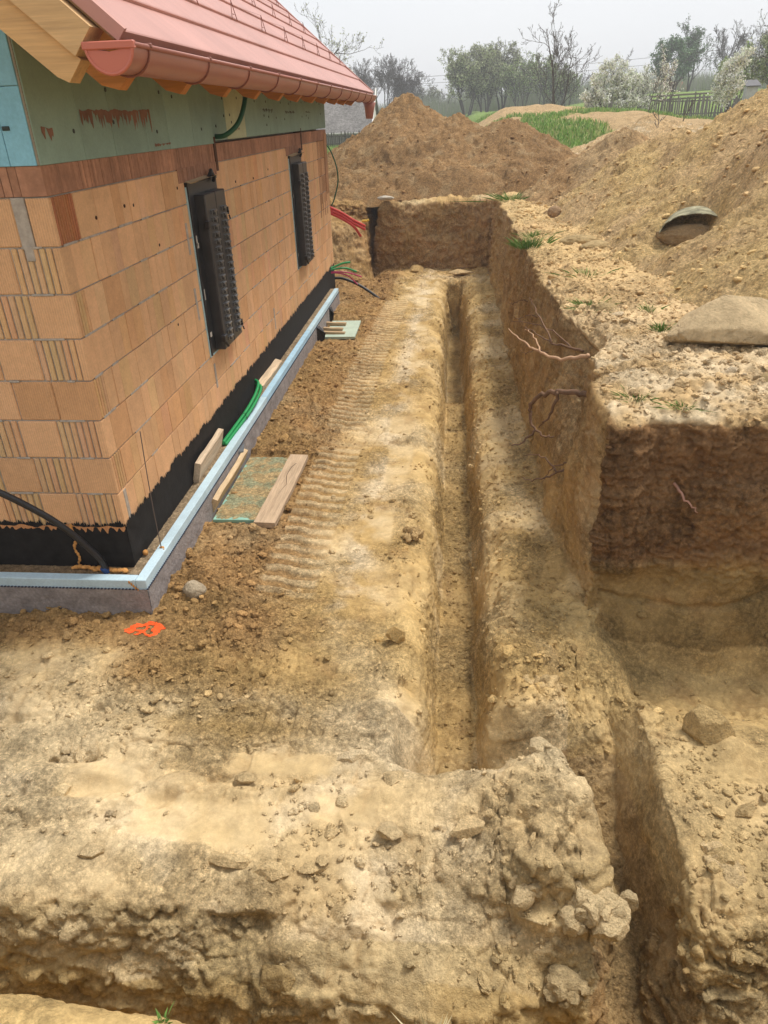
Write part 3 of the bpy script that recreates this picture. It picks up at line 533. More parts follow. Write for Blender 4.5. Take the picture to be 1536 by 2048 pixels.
# ------------------------------------------------------------------ the house
HL = 9.35; HX = -6.4
house = tag(empty('unfinished_house', (-3, 0, -.6)), 'unplastered orange hollow-block house with red roof and black plinth on the left', 'house')
def hp(o):          # keep world placement under the house Empty
    o.parent = house; o.location = (3, 0, .6); return o
PANELS = [(2.12, 2.96, .50, 1.90), (6.17, 7.02, .50, 1.90)]
def cut(a, b, z0, z1):
    segs = [(a, b)]
    for (p0, p1, q0, q1) in PANELS:
        if z1 > q0+.02 and z0 < q1-.02:
            ns = []
            for s0, s1 in segs:
                if p1 <= s0 or p0 >= s1: ns.append((s0, s1))
                else:
                    if p0-s0 > .01: ns.append((s0, p0))
                    if s1-p1 > .01: ns.append((p1, s1))
            segs = ns
    return segs
def tint():
    r = random.random(); k = random.uniform(.92, 1.07)
    c0 = (.72, .425, .225) if r < .6 else ((.67, .375, .185) if r < .8 else (.67, .40, .21))
    return tuple(q*k for q in c0)
mb = MB(); D = .12; hc = .25
def flutes_side(y0, y1, z0, z1, n, cc):
    w = (y1-y0)/n
    mb.box(-D, -.016, y0, y1, z0, z1, tuple(q*.7 for q in cc))
    for i in range(n): mb.cbox(-.018, 0, y0+i*w+.004, y0+(i+1)*w-.005, z0, z1, .003, tuple(q*random.uniform(.93, 1.05) for q in cc))
def flutes_front(x0, x1, z0, z1, n, cc):
    w = (x1-x0)/n
    mb.box(x0, x1, .016, D, z0, z1, tuple(q*.7 for q in cc))
    for i in range(n): mb.cbox(x0+i*w+.004, x0+(i+1)*w-.006, .0, .018, z0, z1, .004, tuple(q*random.uniform(.93, 1.05) for q in cc))
for r_ in range(8):
    z0 = r_*hc+.004; z1 = (r_+1)*hc-.005; even = (r_ % 2 == 0)
    # long side, facing +X
    y = 0.0
    if not even:          # corner block shows its fluted end on the long side
        wdt = .24 if r_ == 7 else .125
        cc = (.46, .20, .09) if r_ == 7 else (.66, .40, .20)
        flutes_side(.03, .03+wdt, z0, z1, 9 if r_ == 7 else 4, cc); y = .032+wdt
    else:
        y = .122
    while y < HL-.02:
        L = .125 if random.random() < .3 else .25
        if y > 4: L = random.choice((.125, .25))
        y2 = min(y+L, HL)
        if HL-y2 < .06: y2 = HL
        base_t = tint()
        for s0, s1 in cut(y, y2, z0, z1):
            px = random.uniform(-.0025, .0025)
            if s1-s0 > .2 and random.random() < .7:
                h = (s1-s0)*random.uniform(.4, .6); t2_ = tuple(q*random.uniform(.93, 1.05) for q in base_t)
                mb.cbox(-D, px, s0+.001, s0+h-.0008, z0, z1, .002, base_t); mb.cbox(-D, px-.0006, s0+h+.0008, s1-.001, z0, z1, .002, t2_)
            else: mb.cbox(-D, px, s0+.001, s1-.001, z0, z1, .003, base_t)
        y = y2
    # gable side, facing -Y
    if even:
        mb.cbox(-.045, 0, .0, D, z0, z1, .003, tint()); flutes_front(-.285, -.047, z0, z1, 6, (.69, .43, .23)); x = -.288
    else:
        w0 = .13 if r_ == 7 else .25
        mb.cbox(-w0, 0, 0, .029, z0, z1, .003, tint()); x = -w0-.003
        if r_ == 7: x = -.21                       # wide mortar filled gap
    while x > -4:
        w0 = random.choice((.25, .25, .27)); px = random.uniform(0, .004)
        if random.random() < .12: flutes_front(x-w0, x, z0, z1, 6, (.68, .42, .22))
        else: mb.cbox(x-w0+.002, x-.002, px, D, z0, z1, .006, tint())
        x -= w0+.002
brick = hp(mb.build('block_wall', BRICK))
BRK2 = BRICK
# mortar behind the joints, and the smears pressed out of them
mt = MB(); mt.box(HX, -.011, .011, HL-.011, -.02, 2.0)
for r_ in range(1, 8):
    z = r_*hc
    y = .05
    while y < HL-.2:
        L = random.uniform(.06, .35)
        if random.random() < .6 and cut(y, y+L, z-.01, z+.01) == [(y, y+L)]:
            mt.cbox(-.03, .0005+random.random()*.003, y, y+L, z-.006, z+.006+random.random()*.004, .002)
        y += L+random.uniform(.01, .3)
    x = -.1
    while x > -2:
        L = random.uniform(.03, .2); mt.cbox(x-L, x, -.002-random.random()*.004, .03, z-.006, z+.006, .002); x -= L+random.uniform(.05, .4)
mt.cbox(-.21, -.135, -.003, .05, 1.74, 2.0, .004); mt.cbox(-.2, -.15, -.006, .05, 1.68, 1.76, .004)
for (y, z0, z1) in ((2.02, 1.38, 1.62), (1.99, .86, 1.12), (3.02, 1.1, 1.38), (2.2, .2, .42), (4.6, .1, .35), (.09, -.0, .24), (3.03, .62, .9)):
    mt.cbox(-.02, .003, y-.02, y+.02, z0, z1, .002)
hp(mt.build('mortar', MORTAR))
hp(MB().box(HX, -.13, .13, HL-.13, -.9, 2.6).build('wall_core', MORTAR))
# dark lintel and bond beam course
lb = MB(); y = 0
def lt(): k = random.uniform(.86, 1.12); return (.37*k, .19*k, .115*k)
n_ = 0
while y < HL:
    w = random.choice((.018, .022, .026, .03)); cc = lt() if (y//.5) % 3 else tuple(q*1.12 for q in lt())
    lb.box(-.1, -.001-random.random()*.003, y+.0012, min(y+w, HL), 2.003, 2.146, cc); y += w
for (a, b) in ((2.0, 3.02), (6.05, 7.1)):
    y = a
    while y < b: lb.box(-.1, .002+random.random()*.003, y+.001, y+.024, 1.905, 2.006, tuple(q*.95 for q in lt())); y += .025
lb.box(-.1, .006, 3.03, 3.09, 1.93, 2.2, (.10, .05, .03)); lb.box(-.1, .006, 7.12, 7.18, 1.93, 2.2, (.10, .05, .03)); lb.box(-.1, .0075, HL-.28, HL-.02, 1.2, 2.1, (.42, .22, .11))
for (q, y) in enumerate(np.arange(HL-.95, HL-.3, .07)): lb.box(-.1, .004, y, y+.008, .9+.1*(q % 3), 2.0, (.3, .15, .08))
x = 0
while x > -3: lb.box(x-.045, x-.002, .001+random.random()*.003, .1, 2.003, 2.146, lt()); x -= .047
hp(lb.build('lintel_course', mat('red clay lintel', (1, 1, 1), .85, .2, True, var=[(2.5, .75, 1.2), (25, .85, 1.12)], bump=[(80, .002)])))
hl = MB()
for (y, z) in ((.5, 1.84), (.93, 1.86), (1.07, 1.85), (1.95, 1.88), (1.4, 1.55), (3.6, 1.8), (4.3, 1.78), (4.9, 1.5), (5.4, 1.3), (1.5, .95), (5.0, 1.82)):
    hp(MB().tube([(-.01, y, z), (.0035, y, z)], .011, 7).build('drill_hole', MATS.get('hole shade') or mat('hole shade', (.06, .03, .02), .9, .1)))
# green foam on the long side, blue foam on the gable side
gb = MB(); ys = [0, .52, .95, 1.5, 1.93, 2.5, 3.05, 3.5, 4.2, 4.75, 5.3, 5.9, 6.5, 7.1, 7.7, 8.3, 8.9, HL]
for a, b in zip(ys[:-1], ys[1:]):
    k = random.uniform(.88, 1.1); cc = (k, k, k*.98)
    if a == 3.5: cc = (1.75, 1.35, 1.05)
    zz = 2.148 if a < 3 else 2.168
    gb.cbox(-.09, .004+random.random()*.002, a+.0015, b-.0015, zz, 3.0, .002, cc)
hp(gb.build('green_insulation', XPSG))
st = MB()    # glue and clay smeared over the boards
def smear(o, pts_x0, pts_x1, zt, hmax, seed, plane='x', off=.0075, cc=(.23, .12, .075)):
    own = o is None; o = o or MB(); n = int(abs(pts_x1-pts_x0)/.008); a = np.linspace(pts_x0, pts_x1, n); P = np.stack([a*9, a*0, a*0], 1)
    up = zt+.03*fbm(P, 1, 3, seed)[:]; lo = zt-hmax*np.clip(.35+1.3*fbm(P*3, 1, 3, seed+1), .04, 1)
    V = []; F = []
    for i in range(n):
        for zq in (lo[i], up[i]): V.append((off, a[i], zq) if plane == 'x' else (a[i], -off, zq))
    for i in range(n-1):
        b = 2*i; F.append((b, b+2, b+3, b+1))
    o.add(V, F, cc)
    if own: hp(o.build('clay_smear', MATS['red clay lintel']))
smear(None, .55, 1.62, 2.40, .16, 5); smear(None, 1.62, 1.95, 2.19, .03, 6); smear(None, .08, .2, 2.32, .1, 8); smear(None, 3.62, 3.95, 2.26, .05, 9)
smear(None, 5.0, 5.5, 2.42, .05, 11, cc=(.08, .08, .06)); smear(None, 6.2, 6.8, 2.4, .04, 12, cc=(.08, .08, .06)); smear(None, 7.6, 8.0, 2.4, .03, 13, cc=(.08, .08, .06))
pg = MB()
for i in range(46):
    y = random.uniform(.15, 9.1); z = random.choice((2.28, 2.34, 2.5, 2.52, 2.6)) + random.uniform(-.03, .03)
    hp(MB().tube([(.003, y, z), (.0085, y, z)], .012, 8).build('dowel_plug', MATS.get('dark plug') or mat('dark plug', (.03, .04, .035), .6, .3)))
for (x, z) in ((-.13, 2.32), (-.6, 2.5), (-.9, 2.3), (-.55, 2.9)): hp(MB().cbox(x-.02, x+.02, -.012, 0, z-.01, z+.01, .003).build('dowel_plug', MATS['dark plug']))
bb_ = MB()
for a, b in ((-.155, -.014), (-.75, -.158), (-1.35, -.753), (-4, -1.353)):
    k = random.uniform(.95, 1.05); bb_.cbox(a, b, -.006, .09, 2.148, 2.50, .002, (.24*k, .50*k, .62*k)); bb_.cbox(a-.0, b, -.008, .09, 2.503, 3.4, .002, (.23*k, .46*k, .56*k))
bb_.cbox(-.013, 0, -.004, .05, 2.148, 3.0, .002, (.28, .25, .19))
hp(bb_.build('blue_insulation', XPSB))
mk = MB()    # pencil strokes left on the blue board
for s_ in (((-.205, 2.51), (-.205, 2.545)), ((-.205, 2.545), (-.19, 2.54)), ((-.19, 2.54), (-.203, 2.528)), ((-.203, 2.528), (-.188, 2.51)), ((-.165, 2.51), (-.155, 2.55)), ((-.155, 2.55), (-.145, 2.51)), ((-.161, 2.525), (-.149, 2.525))):
    if s_[0][0] == -.165: hp(mk.build('pencil_mark', BLACKP)); mk = MB()
    mk.tube([(s_[0][0], -.0085, s_[0][1]), (s_[1][0], -.0085, s_[1][1])], .0012, 4)
hp(mk.build('pencil_mark', BLACKP))
hp(MB().add([(-3.2, .01, 5.9), (0, .01, 3.0), (HX, .01, 3.0), (-3.2, .09, 5.9), (0, .09, 3.0), (HX, .09, 3.0)], [(0, 2, 1), (3, 4, 5), (0, 1, 4, 3), (1, 2, 5, 4), (2, 0, 3, 5)], (.24, .48, .58)).build('gable_wall', XPSB))
# bitumen plinth with brushed ragged top
V = []; F = []
def ragged(a0, a1, fn, seed):
    n = int(abs(a1-a0)/.006); a = np.linspace(a0, a1, n); P = np.stack([a*14, a*0, a*0], 1)
    top = .015+.05*np.clip(fbm(P, 1, 2, seed), -.6, 1)+.035*np.clip(fbm(P*5, 1, 2, seed+1, ridged=True), -.5, 1)+np.where(np.abs(a) > .3, .03*np.clip(fbm(P*.25, 1, 2, seed+3), -1, 1), 0)
    b = len(V)
    for i in range(n):
        V.append(fn(a[i], -.62)); V.append(fn(a[i], top[i]))
    for i in range(n-1): F.append((b+2*i, b+2*i+2, b+2*i+3, b+2*i+1))
ragged(0, HL, lambda a, z: (.0045, a, z), 5); ragged(-3, .0045, lambda a, z: (a, -.006, z-.005), 9)
bm = MB(); bm.add(V, F); bm.box(HX, .002, -.003, HL, -.9, -.005); hp(bm.build('bitumen_plinth', BITUM))
ct = MB(); smear(ct, -3, .0, .012, .06, 33, 'y', .0085, (.55, .27, .12)); hp(ct.build('clay_drips', BRICK))
# base insulation board with membrane, ledge dirt
XB = .075; XO = .145; YB = 8.78
bd = MB(); cb = (.47, .61, .68)
bd.cbox(XB, XO, -.185, 3.3, -.62, -.285, .004, cb); bd.cbox(XB, XO-.003, 3.303, 6.0, -.62, -.287, .004, (.36, .54, .66)); bd.cbox(XB, XO-.001, 6.003, YB, -.62, -.286, .004, (.44, .58, .64))
bd.cbox(-3, XB-.003, -.185, -.115, -.62, -.288, .004, cb); bd.cbox(XB-.02, XB-.002, -.186, -.14, -.5, -.284, .003, cb)
plb = hp(bd.build('base_insulation', XPSB))
def membrane(fn, L, a0, seed, ztop=-.352):
    nu_, nz_ = int(L/.012), 22; V = []
    for i in range(nu_+1):
        for j in range(nz_+1):
            a = a0+L*i/nu_; z = ztop-.30*j/nz_
            V.append((a, z))
    A = np.array(V); q = fbm(np.stack([A[:, 0], A[:, 1]*2.2, A[:, 0]*0], 1), 9, 3, seed)*.005+.0032*np.sin(A[:, 0]*2*math.pi/.045)*np.sin(A[:, 1]*2*math.pi/.04)
    ix = np.arange((nu_+1)*(nz_+1)).reshape(nu_+1, nz_+1)
    return [fn(a, z, d) for (a, z), d in zip(A, q)], [tuple(t) for t in np.stack([ix[:-1, :-1], ix[1:, :-1], ix[1:, 1:], ix[:-1, 1:]], -1).reshape(-1, 4)[:, ::-1].tolist()]
mm_ = MB()
v_, f_ = membrane(lambda a, z, d: (XO+.007+d, a, z), YB+.19, -.19, 3); mm_.add(v_, f_)
v_, f_ = membrane(lambda a, z, d: (a, -.193-d, z), 3.15, -3.0, 4); mm_.add(v_, [t[::-1] for t in f_])
hp(mm_.build('dimpled_membrane', MEMB, smooth=True))
dt = MB()
for i in range(int(9/.024)): dt.box(XO-.001, XO+.0095, -.19+i*.024, -.19+i*.024+.012, -.356, -.350)
hp(dt.build('membrane_edge', mat('blue black edge', (.02, .03, .06), .5, .4))); dt = MB()
for i in range(int(3.1/.024)): dt.box(-3+i*.024, -3+i*.024+.012, -.1965, -.186, -.357, -.351)
hp(dt.build('membrane_edge', MATS['blue black edge']))
# ledge fill: dried mortar and soil between wall and board
def ledge(name, x0, x1, y0, y1, z, m_, seed, cc, am=.012):
    nx = max(3, int((x1-x0)/.01)); ny = max(3, int((y1-y0)/.01)); X, Y = np.meshgrid(np.linspace(x0, x1, nx), np.linspace(y0, y1, ny))
    P = np.stack([X.ravel(), Y.ravel(), 0*X.ravel()], 1); zz = z+am*fbm(P, 12, 4, seed)+am*.8*fbm(P, 40, 2, seed+2)
    ix = np.arange(nx*ny).reshape(ny, nx); q = np.stack([ix[:-1, :-1], ix[:-1, 1:], ix[1:, 1:], ix[1:, :-1]], -1).reshape(-1, 4)
    col = np.tile(cc, (len(P), 1))*(1+.35*fbm(P, 15, 3, seed+4))[:, None]
    return hp(mesh_np(name, np.stack([P[:, 0], P[:, 1], zz], 1), q, SOIL, col=col, smooth=True))
ledge('ledge_dirt', .003, XB+.004, -.11, YB, -.293, SOIL, 301, (.46, .34, .21)); ledge('ledge_dirt', -3, .02, -.118, -.004, -.305, SOIL, 305, (.40, .27, .15), .008)
# PU foam
def blob(mbx, p, r, seed, el=(1, 1, 1), n=10, amp=.25, c=(1, 1, 1)):
    V = []; F = []
    for i in range(n+1):
        th = math.pi*i/n
        for k in range(2*n):
            ph = math.pi*k/n; V.append((math.sin(th)*math.cos(ph), math.sin(th)*math.sin(ph), math.cos(th)))
    V = np.array(V); d = 1+amp*fbm(V, 1.8, 3, seed); V2 = V*d[:, None]*np.array(el)*r+np.array(p)
    for i in range(n):
        for k in range(2*n):
            a = i*2*n+k; b = i*2*n+(k+1) % (2*n); F.append((a, a+2*n, b+2*n, b))
    mbx.add(V2, F, c)
fo = MB()
for i in range(20): blob(fo, (-.41+i*.02+random.uniform(-.004, .004), -.045+random.uniform(-.012, .012)-.0015*i, -.288+random.uniform(-.004, .004)), random.uniform(.013, .02), i, (1.3, 1, .8), 6)
def ff():
    global fo
    hp(fo.build('expanding_foam', FOAM, smooth=True)); fo = MB()
ff()
for i in range(14): blob(fo, (-.385+.012*math.sin(i*.9)+.004*i*.5, -.012, -.27+i*.022), random.uniform(.008, .014), i+40, (.9, .7, 1.4), 5)
ff()
for i in range(5): blob(fo, (.035+.012*i, -.19, -.30-.018*i*.8), .008, i+80, (.8, .6, 1.6), 5)
ff(); blob(fo, (.028, .13, -.27), .020, 90, n=7); ff(); blob(fo, (.11, .22, -.283), .012, 91, (1.6, 1, .6), 6); blob(fo, (.13, .20, -.295), .010, 92, (.8, 1, 1.6), 6)
hp(fo.build('expanding_foam', FOAM, smooth=True))
# ---- the two black panels with a raised body, rows of studs, brackets
for pi_, (p0, p1, q0, q1) in enumerate(PANELS):
    pn = MB(); pn.box(-.12, .006, p0+.012, p1, q0+.012, q1); pn.box(-.1, .022, p0+.012, p0+.03, q0+.012, q1); pn.box(-.1, .016, p0+.03, p1-.01, q1-.02, q1)
    pnl = hp(pn.build('service_panel', BLACKP))
    b0, b1 = p0+.17, p0+.76; c0, c1 = q0+.02, q1-.10
    body = MB(); w = (b1-b0)/2
    for k in (0, 1):
        body.cbox(-.01, .095, b0+k*w+.006, b0+(k+1)*w-.006, c0, c1, .008)
    body.box(-.01, .082, b0+.01, b1-.01, c0+.01, c1-.01)
    bo = body.build('panel_body', BLACKK, pnl)
    for k in (0, 1):
        sd = MB()
        yc = b0+(k+.5)*w+.015
        for i in range(19):
            z = c1-.14-i*(c1-c0-.22)/18
            sd.cbox(.09, .125, yc-.045, yc+.045, z-.004, z+.012, .003); sd.tube([(.09, yc+.01, z-.014), (.122, yc+.01, z-.014)], .018, 8); sd.box(.093, .11, yc-.066, yc-.05, z-.02, z+.012)
        sd.build('stud_row', MATS.get('stud plastic') or mat('stud plastic', (.10, .098, .095), .28, .7), pnl)
    for zb in (c1-.17, c0+.1):
        br = MB(); br.box(.05, .062, b1-.01, b1+.09, zb-.01, zb+.012); br.box(.05, .085, b1+.06, b1+.09, zb-.05, zb+.012); br.box(.05, .10, b1+.03, b1+.045, zb-.03, zb-.015); br.tube([(.085, b1+.075, zb-.06), (.085, b1+.10, zb-.09)], .008, 6)
        br.build('bracket', BLACKP, pnl)
    br = MB(); br.cbox(.08, .12, b0-.05, b0+.03, c0+.08, c0+.14, .006); br.tube([(.1, b0-.02, c0+.1), (.12, b0+.02, c0+.03)], .012, 6); br.build('catch', BLACKP, pnl); MB().cbox(.07, .11, b0-.03, b0+.02, c1-.26, c1-.20, .006).build('catch', BLACKP, pnl)
    for (ya, yb, za, zb) in ((.055, .10, 1.42, 1.50), (.06, .095, .98, 1.07), (.05, .12, .66, .70), (.075, .12, 1.40, 1.44)):
        if pi_ and za == 1.42: za, zb = 1.36, 1.48
        s_ = MB(); s_.box(.005, .0075, p0+ya, p0+yb, za, zb); s_.build('sticker', STICK, pnl)
    cd = MB(); pts = [(-.01, .035), (.0, .006), (.05, -.006), (.11, .008)]
    for a, b in zip(pts[:-1], pts[1:]):
        cd.add([(a[0], p0+.02, q1+a[1]), (b[0], p0+.02, q1+b[1]), (b[0], p0+.56, q1+b[1]+.01), (a[0], p0+.56, q1+a[1]+.012),
                (a[0], p0+.02, q1+a[1]+.004), (b[0], p0+.02, q1+b[1]+.004), (b[0], p0+.56, q1+b[1]+.014), (a[0], p0+.56, q1+a[1]+.016)], [(0, 1, 2, 3), (4, 7, 6, 5), (0, 4, 5, 1), (2, 6, 7, 3)])
    cd.build('top_flap', mat('card', (.50, .40, .24), .8, .2) if pi_ == 0 else MATS['card'], pnl)
    ck = MB(); ck.tube(spline([(.04, p0+.52, q1+.005), (.06, p0+.55, q1+.05), (.04, p0+.6, q1+.05), (.05, p0+.64, q1+.0), (.03, p0+.68, q1-.03)]), .016, 7); ck.build('sleeve', BLACKP, pnl)
    eb = MB(); eb.box(-.05, .009, p0-.002, p0+.012, q0, q1-.03, (.40, .58, .62)); eb.box(-.05, .008, p0+.012, p0+.42, q0, q0+.012, (.40, .58, .62)); eb.build('foam_edge', XPSB, pnl)
# ---- roof
ZE = 2.635; XE = .72; SL = .875; YN, YF = -.44, 10.1
TH = math.atan(SL); RL = (XE+3.2)/math.cos(TH)
def rp(s, y, n=0): return (XE-s*math.cos(TH)+n*math.sin(TH), y, ZE+s*math.sin(TH)+n*math.cos(TH))   # s up the slope, n off it
rf = MB(); Lc = .305; k = 0
while k*Lc < RL:
    s0, s1 = k*Lc, min((k+1)*Lc+.02, RL)
    pr = [(s0, .0), (s0, .030), (s0+.006, .034), (s0+.03, .034), (s1, .014), (s1, 0)]
    V = [rp(s, YN, n) for s, n in pr]+[rp(s, YF, n) for s, n in pr]; n_ = len(pr)
    rf.add(V, [(i, i+1, n_+i+1, n_+i) for i in range(n_-1)]+[tuple(range(n_))[::-1], tuple(range(n_, 2*n_))]); k += 1
for (yy) in (YN-.012, YF-.008):      # verge trims
    V = [rp(s, yy+d, n) for s in (-.0, RL) for (d, n) in ((0, -.015), (0, .040), (.02, .045), (.02, -.015))]
    rf.add(V, [(0, 1, 5, 4), (1, 2, 6, 5), (2, 3, 7, 6), (3, 0, 4, 7), (0, 3, 2, 1), (4, 5, 6, 7)])
roof = hp(rf.build('roof', ROOF))
rb = MB(); V = [(-3.2, y, ZE+SL*(XE+3.2)+d) for y in (YN, YF) for d in (0, -.02)]+[(-7.1, y, ZE+d) for y in (YN, YF) for d in (0, -.02)]
rb.add(V, [(0, 2, 6, 4), (1, 5, 7, 3), (0, 4, 5, 1), (2, 3, 7, 6), (4, 6, 7, 5)]); ro2 = rb.build('rear_slope', ROOF, roof)
cr = MB()
for kk, off in ((2, 0), (4, .45)):
    for i in range(12):
        y = .55+off+i*.92
        if y > YF-.2: continue
        s = kk*Lc-.02+.09; a = rp(s-.10, y, .055); t_ = rp(s-.03, y, .11)
        cr.tube([rp(s-.12, y-.03, .03), t_, rp(s-.12, y+.035, .03)], .0035, 5); cr.tube([t_, rp(s+.30, y-.10, .03)], .003, 5)
        cr.tube([rp(s-.12, y-.03, .03), rp(s-.08, y, .05), rp(s-.12, y+.035, .03)], .003, 5)
SG = [c_ for c_ in [cr]]
sg = MB()
def guard(y, kk):
    g = MB(); s = kk*Lc+.10; t_ = rp(s-.02, y, .12)
    g.tube([rp(s-.12, y-.07, .03), t_, rp(s-.12, y+.09, .03)], .0035, 5); g.tube([t_, rp(s+.16, y-.40, .03)], .0011, 4); g.tube([rp(s-.09, y-.02, .055), rp(s-.09, y+.03, .055)], .003, 5)
    g.build('snow_guard', GDARK, roof)
for kk, off in ((2, .55), (4, .1), (6, .5)):
    y = .45+off
    while y < YF-.2:
        guard(y, kk); y += 1.05
# under the roof: boarding, rafter tails, the two gable rafters
ub = MB(); V = [rp(s, y, n) for s in (.03, RL) for y in (YN+.02, YF-.02) for n in (-.03, -.008)]
ub.add(V, [(0, 4, 5, 1), (2, 3, 7, 6), (0, 2, 6, 4), (1, 5, 7, 3), (0, 1, 3, 2), (4, 6, 7, 5)], (.8, .75, .7)); hp(ub.build('roof_boarding', WOOD))
def rafter(name, y0, y1, s0, s1, n0, n1, cc=(1, 1, 1), cutback=.0, nose=.0):
    r_ = MB(); pr = [(s0+cutback, n0), (s0+nose, n0+(n1-n0)*.12), (s0, n1), (s1, n1), (s1, n0)]
    V = [rp(s, y0, n) for s, n in pr]+[rp(s, y1, n) for s, n in pr]; q = len(pr)
    r_.add(V, [tuple(range(q)), tuple(range(q, 2*q))[::-1]]+[(i, q+i, q+(i+1) % q, (i+1) % q) for i in range(q)], cc)
    return hp(r_.build(name, WOOD))
rafter('verge_rafter', -.50, -.36, .10, RL, -.168, -.035, (1.0, .98, .92)); rafter('verge_rafter', -.475, -.375, .085, RL, -.292, -.170, (1.02, .95, .82), .05, .0)
y = .22
while y < YF-.2:
    rafter('rafter_tail', y-.05, y+.05, .10, 1.6, -.36, -.032, (.95, .62, .36), .10, .02); y += .93
# gutter with clips, end cap, downpipe
GXC, GZC, GR = .682, 2.605, .099; GY0, GY1 = YN-.05, 10.15
g_ = MB(); n_ = 18; V = []
for y in (GY0, GY1):
    for rr_ in (GR, GR-.004):
        for i in range(n_+1):
            a = math.pi*i/n_; V.append((GXC+rr_*math.cos(a), y, GZC-rr_*math.sin(a)*.98))
m_ = n_+1
g_.add(V, [(i, i+1, 2*m_+i+1, 2*m_+i) for i in range(n_)]+[(m_+i, 3*m_+i, 3*m_+i+1, m_+i+1) for i in range(n_)])
g_.tube([(GXC+GR+.004, GY0, GZC+.004), (GXC+GR+.004, GY1, GZC+.004)], .010, 10)
gut = hp(g_.build('gutter', GUT, smooth=True))
cp = MB(); V = [(GXC, GY0-.006, GZC-.02)]+[(GXC+(GR-.006)*math.cos(math.pi*i/n_), GY0-.006, GZC-.006-(GR-.008)*math.sin(math.pi*i/n_)) for i in range(n_+1)]
V += [(v[0], v[1]+.012, v[2]) for v in V]; q = n_+2
cp.add(V, [(0, i+1, i+2) for i in range(n_)]+[(q, q+i+2, q+i+1) for i in range(n_)])
cp.tube([(GXC+(GR+.001)*math.cos(math.pi*i/n_), GY0-.004, GZC-(GR+.001)*math.sin(math.pi*i/n_)) for i in range(n_+1)], .0075, 8)
cp.cbox(GXC-GR-.014, GXC+GR+.012, GY0-.014, GY0+.015, GZC-.012, GZC+.018, .004)
cp.build('gutter_end_cap', mat('end cap red', (.50, .15, .10), .4, .4), gut)
y = GY0+.18; first = True
while y < GY1:
    b_ = MB(); b_.tube([(GXC+(GR+.004)*math.cos(a), y, GZC-(GR+.004)*math.sin(a)) for a in np.linspace(-.02, math.pi, 14)], .005, 6); b_.cbox(GXC+GR-.012, GXC+GR+.018, y-.012, y+.012, GZC+.001, GZC+.019, .004)
    b_.build('gutter_bracket', GDARK, gut); y += .88
dp = MB(); dp.tube([(GXC, GY1-.22, GZC-.09), (GXC, GY1-.22, GZC-.17), (GXC-.01, GY1-.22, GZC-.33)], [.11, .085, .06], 14); dp.build('downpipe_outlet', GUT, gut, smooth=True)
# ------------------------------------------------------------------ pipes, cables, boards and loose things
def pipe(name, label, cat, lines, r, m_, group=None, ridge=0):
    b = MB()
    for ln in lines:
        pts = spline(ln, 10)
        if ridge:
            fine_ = []
            for a, c_ in zip(pts[:-1], pts[1:]):
                k = max(2, int((c_-a).length/(ridge/2)))
                fine_ += [a.lerp(c_, t/k) for t in range(k)]
            pts = fine_+[pts[-1]]; rs = [r*(1.0 if i % 2 else .88) for i in range(len(pts))]
        else: rs = r
        b.tube(pts, rs, 10)
    o = b.build(name, m_, smooth=True); return tag(o, label, cat, group)
pipe('cable_conduit', 'thick black pipe curving down into the ledge at the left edge of the photo', 'pipe', [[(-1.25, -.75, .75), (-.75, -.42, .57), (-.40, -.22, .22), (-.2, -.10, -.14), (-.165, -.07, -.31)]], .021, BLACKP)
pipe('blue_tape', 'blue tape wrapped round the foot of the black pipe', 'tape', [[(-.18, -.08, -.26), (-.165, -.07, -.305)]], .025, mat('blue tape', (.02, .06, .2), .5, .4))
pipe('cable_conduit', 'dark green conduit bending up from the green foam to the eave', 'pipe', [[(-.03, 3.12, 2.20), (.10, 3.1, 2.21), (.20, 3.2, 2.30), (.24, 3.35, 2.46), (.22, 3.5, 2.62), (.12, 3.6, 2.7)]], .021, GREEND)
for i_, (dz, dx) in enumerate(((0, 0), (.03, .012), (-.012, .035))):
    pipe('green_conduit', ('inner', 'middle', 'outer')[i_]+' bright green corrugated conduit of the bundle on the ledge', 'conduit',
         [[(-.02, 3.42+.02*i_, -.17+dz), (.04+dx, 3.36, -.18+dz), (.075+dx, 3.1, -.20+dz*.8), (.07+dx, 2.75, -.235+dz*.6), (.045+dx, 2.45, -.262+dz*.5), (.035+dx*.8, 2.0, -.27+dz*.5)]], .0165, GREENP, 'green conduits on the ledge', ridge=.012)
tag(MB().tube([(.03, 2.6, -.26), (.03, 2.6, -.205), (.1, 2.6, -.205), (.115, 2.6, -.27)], .003, 5).tube([(.06, 2.6, -.205), (.06, 2.62, -.16)], .002, 4).build('cable_tie', BLACKP), 'thin dark tie around the green conduits on the ledge', 'cable tie')
for (lab, pts) in (('upper green conduit sticking out of the wall by its far corner', [(-.02, 8.95, .02), (.05, 9.0, .03), (.20, 9.05, .08), (.33, 9.1, .09)]), ('lower green conduit bending down from the wall by its far corner', [(-.02, 8.95, -.01), (.08, 9.0, .0), (.25, 9.1, -.01), (.42, 9.2, -.09)])):
    pipe('green_conduit', lab, 'conduit', [pts], .017, GREENP, 'conduits at the far corner')
for (lab, pts) in (('upper magenta conduit drooping from the far end of the wall', [(-.02, 8.95, -.05), (.1, 9.0, -.05), (.3, 9.1, -.09), (.5, 9.25, -.19)]), ('lower magenta conduit drooping onto the black pipe', [(-.02, 8.95, -.06), (.1, 9.0, -.07), (.28, 9.1, -.14), (.42, 9.25, -.32)])):
    pipe('magenta_conduit', lab, 'conduit', [pts], .011, MAGP, 'conduits at the far corner')
pipe('black_pipe', 'black pipe running from the far wall corner down into the soil', 'pipe', [[(-.1, 9.36, -.23), (.15, 9.38, -.24), (.45, 9.35, -.36), (.75, 9.3, -.55), (.9, 9.25, -.68)]], .024, BLACKP)
